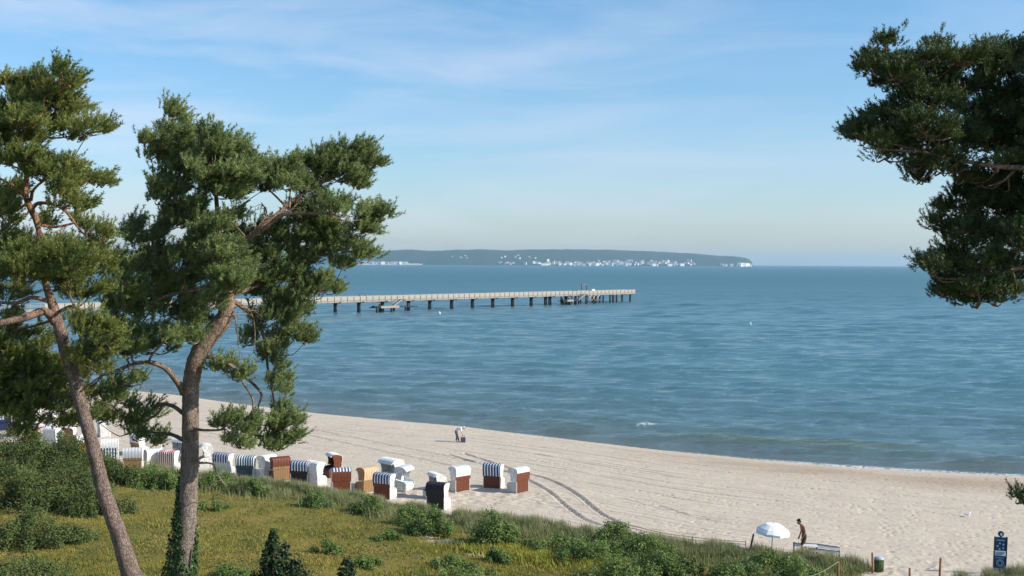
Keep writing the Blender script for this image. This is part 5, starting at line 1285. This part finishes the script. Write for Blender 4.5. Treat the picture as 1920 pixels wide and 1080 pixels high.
def barrier():
    a = gnd(1494, 1040, 1.3); b_ = gnd(1534, 1044, 1.3); c_ = gnd(1574, 1052, 1.3)
    root = thing('plank_barrier', a, 0, 'low white double-plank barrier behind the dune grass by the walking man', 'barrier')
    wp = simple('white_plank', (0.74, 0.74, 0.72), .6, .15, 6); dk = simple('dark_plank_edge', (0.05, 0.045, 0.05), .8, .2, 5)
    pts = [(G(u, v, z)) for u, v, z in ()]
    k = a[1]/F
    def pp(u, v, ref): return P(u, v, ref[1])-a
    segs = [((1491, 1022), (1534, 1024), a, b_), ((1534, 1024), (1575, 1030), b_, c_), ((1518, 1032), (1534, 1033), a, b_), ((1534, 1033), (1574, 1038), b_, c_)]
    for (u0, v0), (u1, v1), r0, r1 in segs:
        A = pp(u0, v0, r0); B = pp(u1, v1, r1); m_ = MB(); h = .04
        V = [A+np.array([0, 0, -h]), B+np.array([0, 0, -h]), B+np.array([0, 0, h]), A+np.array([0, 0, h])]; V[2] = V[2]+np.array([0, .2, 0]); V[3] = V[3]+np.array([0, .2, 0]); V += [v+np.array([0, .04, -.03]) for v in V]
        m_.add(V, [(0, 1, 2, 3), (7, 6, 5, 4), (0, 4, 5, 1), (1, 5, 6, 2), (2, 6, 7, 3), (3, 7, 4, 0)]); m_.build('plank', wp, root)
        m_ = MB(); V2 = [A+np.array([0, .205, h-.03]), B+np.array([0, .205, h-.03]), B+np.array([0, .205, h+.03]), A+np.array([0, .205, h+.03])]; V2 += [v+np.array([0, .03, 0]) for v in V2]
        m_.add(V2, [(0, 1, 2, 3), (7, 6, 5, 4), (0, 4, 5, 1), (1, 5, 6, 2), (2, 6, 7, 3), (3, 7, 4, 0)]); m_.build('cap_rail', dk, root)
    for u, v, r in ((1491, 1021, a), (1534, 1024, b_), (1576, 1031, c_)):
        A = pp(u, v, r); x, y = A[0], A[1]; zb = r[2]-a[2]-.1
        m_ = MB(); m_.box(x-.03, x+.03, y+.24, y+.30, zb, A[2]+.06); m_.build('post', dk, root)
barrier()

M['postwood'] = simple('rope_post_wood', (0.27, 0.14, 0.06), .85, .3, 9, .004)
rope_m = simple('rope', (0.25, 0.27, 0.16), .9, .2, 9)
posts = [(1636, 1075, 1036, 'tallest wooden rope post beside the green bin'), (1572, 1092, 1053, 'leftmost wooden rope post in the grass'), (1706, 1100, 1065, 'short wooden rope post between two taller ones'), (1761, 1098, 1046, 'rightmost wooden rope post at the beach path')]
ptops = []
for u, vb, vt, lab in posts:
    p = gnd(u, vb, 1.4); h = P(u, vt, p[1])[2]-p[2]
    q = MB(); ln = .06*(1 if u == 1761 else -.2)
    q.tube([(0, 0, -.25), (ln*.5, 0, h*.5), (ln, 0, h-.02), (ln, 0, h)], [.055, .053, .05, .035], 10, noise=.03)
    o = q.build('rope_post', M['postwood']); o.location = tuple(p); tag(o, lab, 'post', 'rope posts along the beach path')
    ptops.append(p+np.array([ln, 0, h]))
def rope(a, b_, sag, label):
    q = MB(); pts = [a+(b_-a)*t + np.array([0, -.055*(1-abs(2*t-1))-.05, -sag*4*t*(1-t)-.12]) for t in np.linspace(0, 1, 12)]
    pts = [x-pts[0] for x in pts]; q.tube(pts, [.014]*12, 6); o = q.build('rope', rope_m); o.location = tuple(a); tag(o, label, 'rope')
lo = gnd(1490, 1110, 2.0); lo[2] += .55
rope(ptops[1], lo, .15, 'green rope running down left from the leftmost rope post')

def bin_():
    p = gnd(1648, 1071, 1.4); k = p[1]/F; h = P(1648, 1044, p[1])[2]-p[2]
    root = thing('waste_bin', p, 0, 'green mesh bin with a blue-grey lid right of the tallest rope post', 'waste bin')
    q = MB()
    for i in range(18):
        a = 2*math.pi*i/18; q.tube([(.2*math.cos(a), .2*math.sin(a), 0), (.22*math.cos(a), .22*math.sin(a), h-.12)], [.016, .016], 5)
    q.lathe([(.19, 0), (.2, .02), (.17, h*.5), (.21, h-.13)], 14); q.build('basket', simple('green_bin', (0.10, 0.14, 0.05), .7, .3, 8), root)
    q = MB(); q.lathe([(.23, h-.12), (.24, h-.08), (.2, h-.02), (.1, h+.015), (.01, h+.02)], 18); q.build('lid', simple('bin_lid', (0.35, 0.42, 0.5), .4, .1, 8), root)
bin_()

def sign():
    p = gnd(1873, 1075, 1.5); p[2] = ground_at(p[0], p[1]); Yd = p[1]; k = Yd/F
    root = thing('beach_sign', p, math.radians(-6), 'blue beach sign pillar with a round top and white bands, right of the path', 'sign')
    root.rotation_euler = (0, math.radians(2.5), math.radians(-6))
    zt = P(1875, 1007, Yd)[2]-p[2]; w = 21*k/2; T = .05
    blue = simple('sign_blue', (0.018, 0.05, 0.13), .45, .15, 6); wht = simple('sign_white', (0.55, 0.62, 0.66), .5, .08, 6); pale = simple('sign_pale_blue', (0.22, 0.34, 0.45), .5, .1, 6); edge = simple('sign_edge', (0.008, 0.012, 0.03), .4)
    q = MB(); q.box(-w, w, -T, T, -.2, zt); q.build('panel', blue, root)
    q = MB(); q.box(w+.002, w+.04, -T-.01, T+.01, -.2, zt+.02); q.box(-w-.02, -w-.002, -T-.01, T+.01, -.2, zt+.02); q.build('frame', edge, root)
    hz_ = zt+.155
    def disc(cx, cz, r, y, r_in=0, n=20):
        V = []; Fs = []
        for i in range(n):
            a = 2*math.pi*i/n; V += [(cx+r*math.cos(a), y, cz+r*math.sin(a)), (cx+r_in*math.cos(a), y, cz+r_in*math.sin(a)), (cx+r*math.cos(a), y+.008, cz+r*math.sin(a)), (cx+r_in*math.cos(a), y+.008, cz+r_in*math.sin(a))]
        for i in range(n): a = 4*i; b2 = 4*((i+1) % n); Fs += [(a, a+1, b2+1, b2), (a, b2, b2+2, a+2), (a+1, a+3, b2+3, b2+1), (a+2, b2+2, b2+3, a+3)]
        return V, Fs
    q = MB(); 
    n = 24; V = []
    for y in (-.035, .035):
        for i in range(n): a = 2*math.pi*i/n; V.append((.135*math.cos(a), y, hz_+.135*math.sin(a)))
    Fs = [tuple(range(n)), tuple(reversed(range(n, 2*n)))] + [(i, n+i, n+(i+1) % n, (i+1) % n) for i in range(n)]
    q.add(V, Fs); q.box(-.035, .035, -.03, .03, zt+.002, zt+.05); tp_ = q.build('round_top', blue, root)
    q = MB(); q.add(*disc(.01, hz_-.01, .055, -.045)); q.box(-.01, .03, -.047, -.037, hz_-.085, hz_-.05); q.build('emblem', wht, tp_)
    yf = -T-.012
    q = MB(); q.box(-w+.015, w-.015, yf, -T-.002, zt-.88, zt-.64); q.build('band', wht, root)
    q = MB()
    for i, zz in enumerate((.70, .76, .82)): q.box(-w+.05, w-.06-.05*i, yf-.008, yf-.002, zt-zz-.015, zt-zz+.003)
    q.build('band_lines', blue, root)
    q = MB()                                # ring of five pictogram dots
    for i in range(5):
        a = math.pi*(.5+2*i/5)+.3; q.add(*disc(.15*math.cos(a), zt-.42+.14*math.sin(a), .045, yf, 0, 10))
    q.box(-w+.06, w-.08, yf, -T-.002, zt-.16, zt-.12); q.build('pictogram', pale, root)
    q = MB()
    for r0 in (.17, .11):
        V, Fs = disc(0, zt-1.22, r0, yf, r0-.025, 28); q.add(V, Fs)
    for i in range(3): q.box(-w+.07, w-.09, yf, -T-.002, zt-1.5-.07*i-.02, zt-1.5-.07*i+.005)
    q.box(-w+.05, w-.1, yf, -T-.002, zt-.99, zt-.965); q.build('lettering', pale, root)
sign()

# short slanting stake and the low wire along the foot of the dune
q = MB(); p = gnd(1406, 1033, 1.35); a = P(1413, 1001, p[1])-p; q.tube([(0, 0, -.1), a*.5, a], [.05, .05, .045], 8); 
q.box(-.0, .001, 0, .001, 0, .001)
o = q.build('wooden_stake', simple('grey_driftwood', (0.13, 0.10, 0.09), .9, .3, 8, .005)); o.location = tuple(p); tag(o, 'dark weathered stake leaning beside the parasol', 'stake')
def wire():
    pix = [(1135, 985), (1180, 990), (1240, 1004), (1300, 1013), (1360, 1019), (1400, 1022)]
    pts = [gnd(u, v+6, 1.3)+np.array([0, .25, 0]) for u, v in pix]
    root = thing('wire_fence', pts[0], 0, 'low dark wire fence along the foot of the dune', 'fence')
    dk = simple('rusty_wire', (0.05, 0.04, 0.035), .8)
    for i, p in enumerate(pts):
        q = MB(); q.lathe([(.02, -.2), (.018, .30), (.005, .32)], 6, p[0]-pts[0][0], p[1]-pts[0][1]); o = q.build('post', dk, root); o.location = (0, 0, p[2]-pts[0][2])
    q = MB()
    for zz in (.27, .14): q.tube([x-pts[0]+np.array([0, .01, zz]) for x in catmull(pts, 4)], [.013]*(len(catmull(pts, 4))), 5)
    q.build('wire', dk, root)
wire()

def buoy(u, v, label, h=.9, r=.32):
    p = G(u, v, 0); q = MB(); root = thing('buoy', p, 0, label, 'buoy', 'white buoys')
    q.lathe([(r*.5, -.3), (r, -.05), (r, .25), (r*.75, .5), (r*.35, .7), (r*.3, h)], 14); q.build('float', M['white'], root)
    q = MB(); q.lathe([(.03, h), (.03, h+.25), (.09, h+.28), (.09, h+.4), (.02, h+.42)], 8); q.build('top_mark', M['pile'], root)
buoy(824, 589, 'white buoy just in front of the pier', .9, .42)
buoy(1407, 610, 'white buoy alone on open water right of the pier', 1.0, .3)
def gull(p, rz, label, sc=1.0):
    root = thing('gull', p, rz, label, 'gull'); root.scale = (sc,)*3
    wh = M['f_white']; gr = simple('gull_grey', (0.25, 0.26, 0.28), .7, .1)
    skinned('body', [(0, 0, .2), (0, .12, .23), (0, .19, .30), (0, .22, .345), (0, .27, .34), (0, -.14, .19), (0, -.24, .18), (-.03, .02, .12), (-.03, .03, .01), (.03, .02, .12), (.03, .03, .01)],
            [(0, 1), (1, 2), (2, 3), (3, 4), (0, 5), (5, 6), (0, 7), (7, 8), (0, 9), (9, 10)], [.08, .07, .04, .04, .012, .055, .02, .014, .008, .014, .008], wh, root)
    for s in (-1, 1): skinned('wing', [(s*.065, .08, .24), (s*.075, -.08, .225), (s*.045, -.26, .20)], [(0, 1), (1, 2)], [(.02, .05), (.02, .05), .015], gr, root)
p = gnd(1815, 969, 1.2); p[2] = ground_at(p[0], p[1]); gull(p, math.radians(-60), 'gull standing on the open sand at the right', 1.0)
p = gnd(376, 737, .3); p[2] = max(ground_at(p[0], p[1]), 0); gull(p, math.radians(80), 'white gull at the waterline just right of the thick trunk', 1.5)
p = G(1803, 993, 1.3)

# ------------------------------------------------------------------ air over the bay
def haze():
    q = MB(); q.box(-23500, 23500, -1000, 29000, -7.0, 190.0)
    m, t, b = newmat('sea_air'); t.nodes.remove(b)
    pv = N(t, 'ShaderNodeVolumePrincipled'); pv.inputs['Density'].default_value = 5e-5; pv.inputs['Color'].default_value = (0.52, 0.80, 1.0, 1); pv.inputs['Anisotropy'].default_value = 0.2
    t.links.new(pv.outputs[0], t.nodes['Material Output'].inputs['Volume'])
    o = q.build('haze', m); tag(o, 'thin blue haze over the bay', 'haze', kind='stuff')
haze()
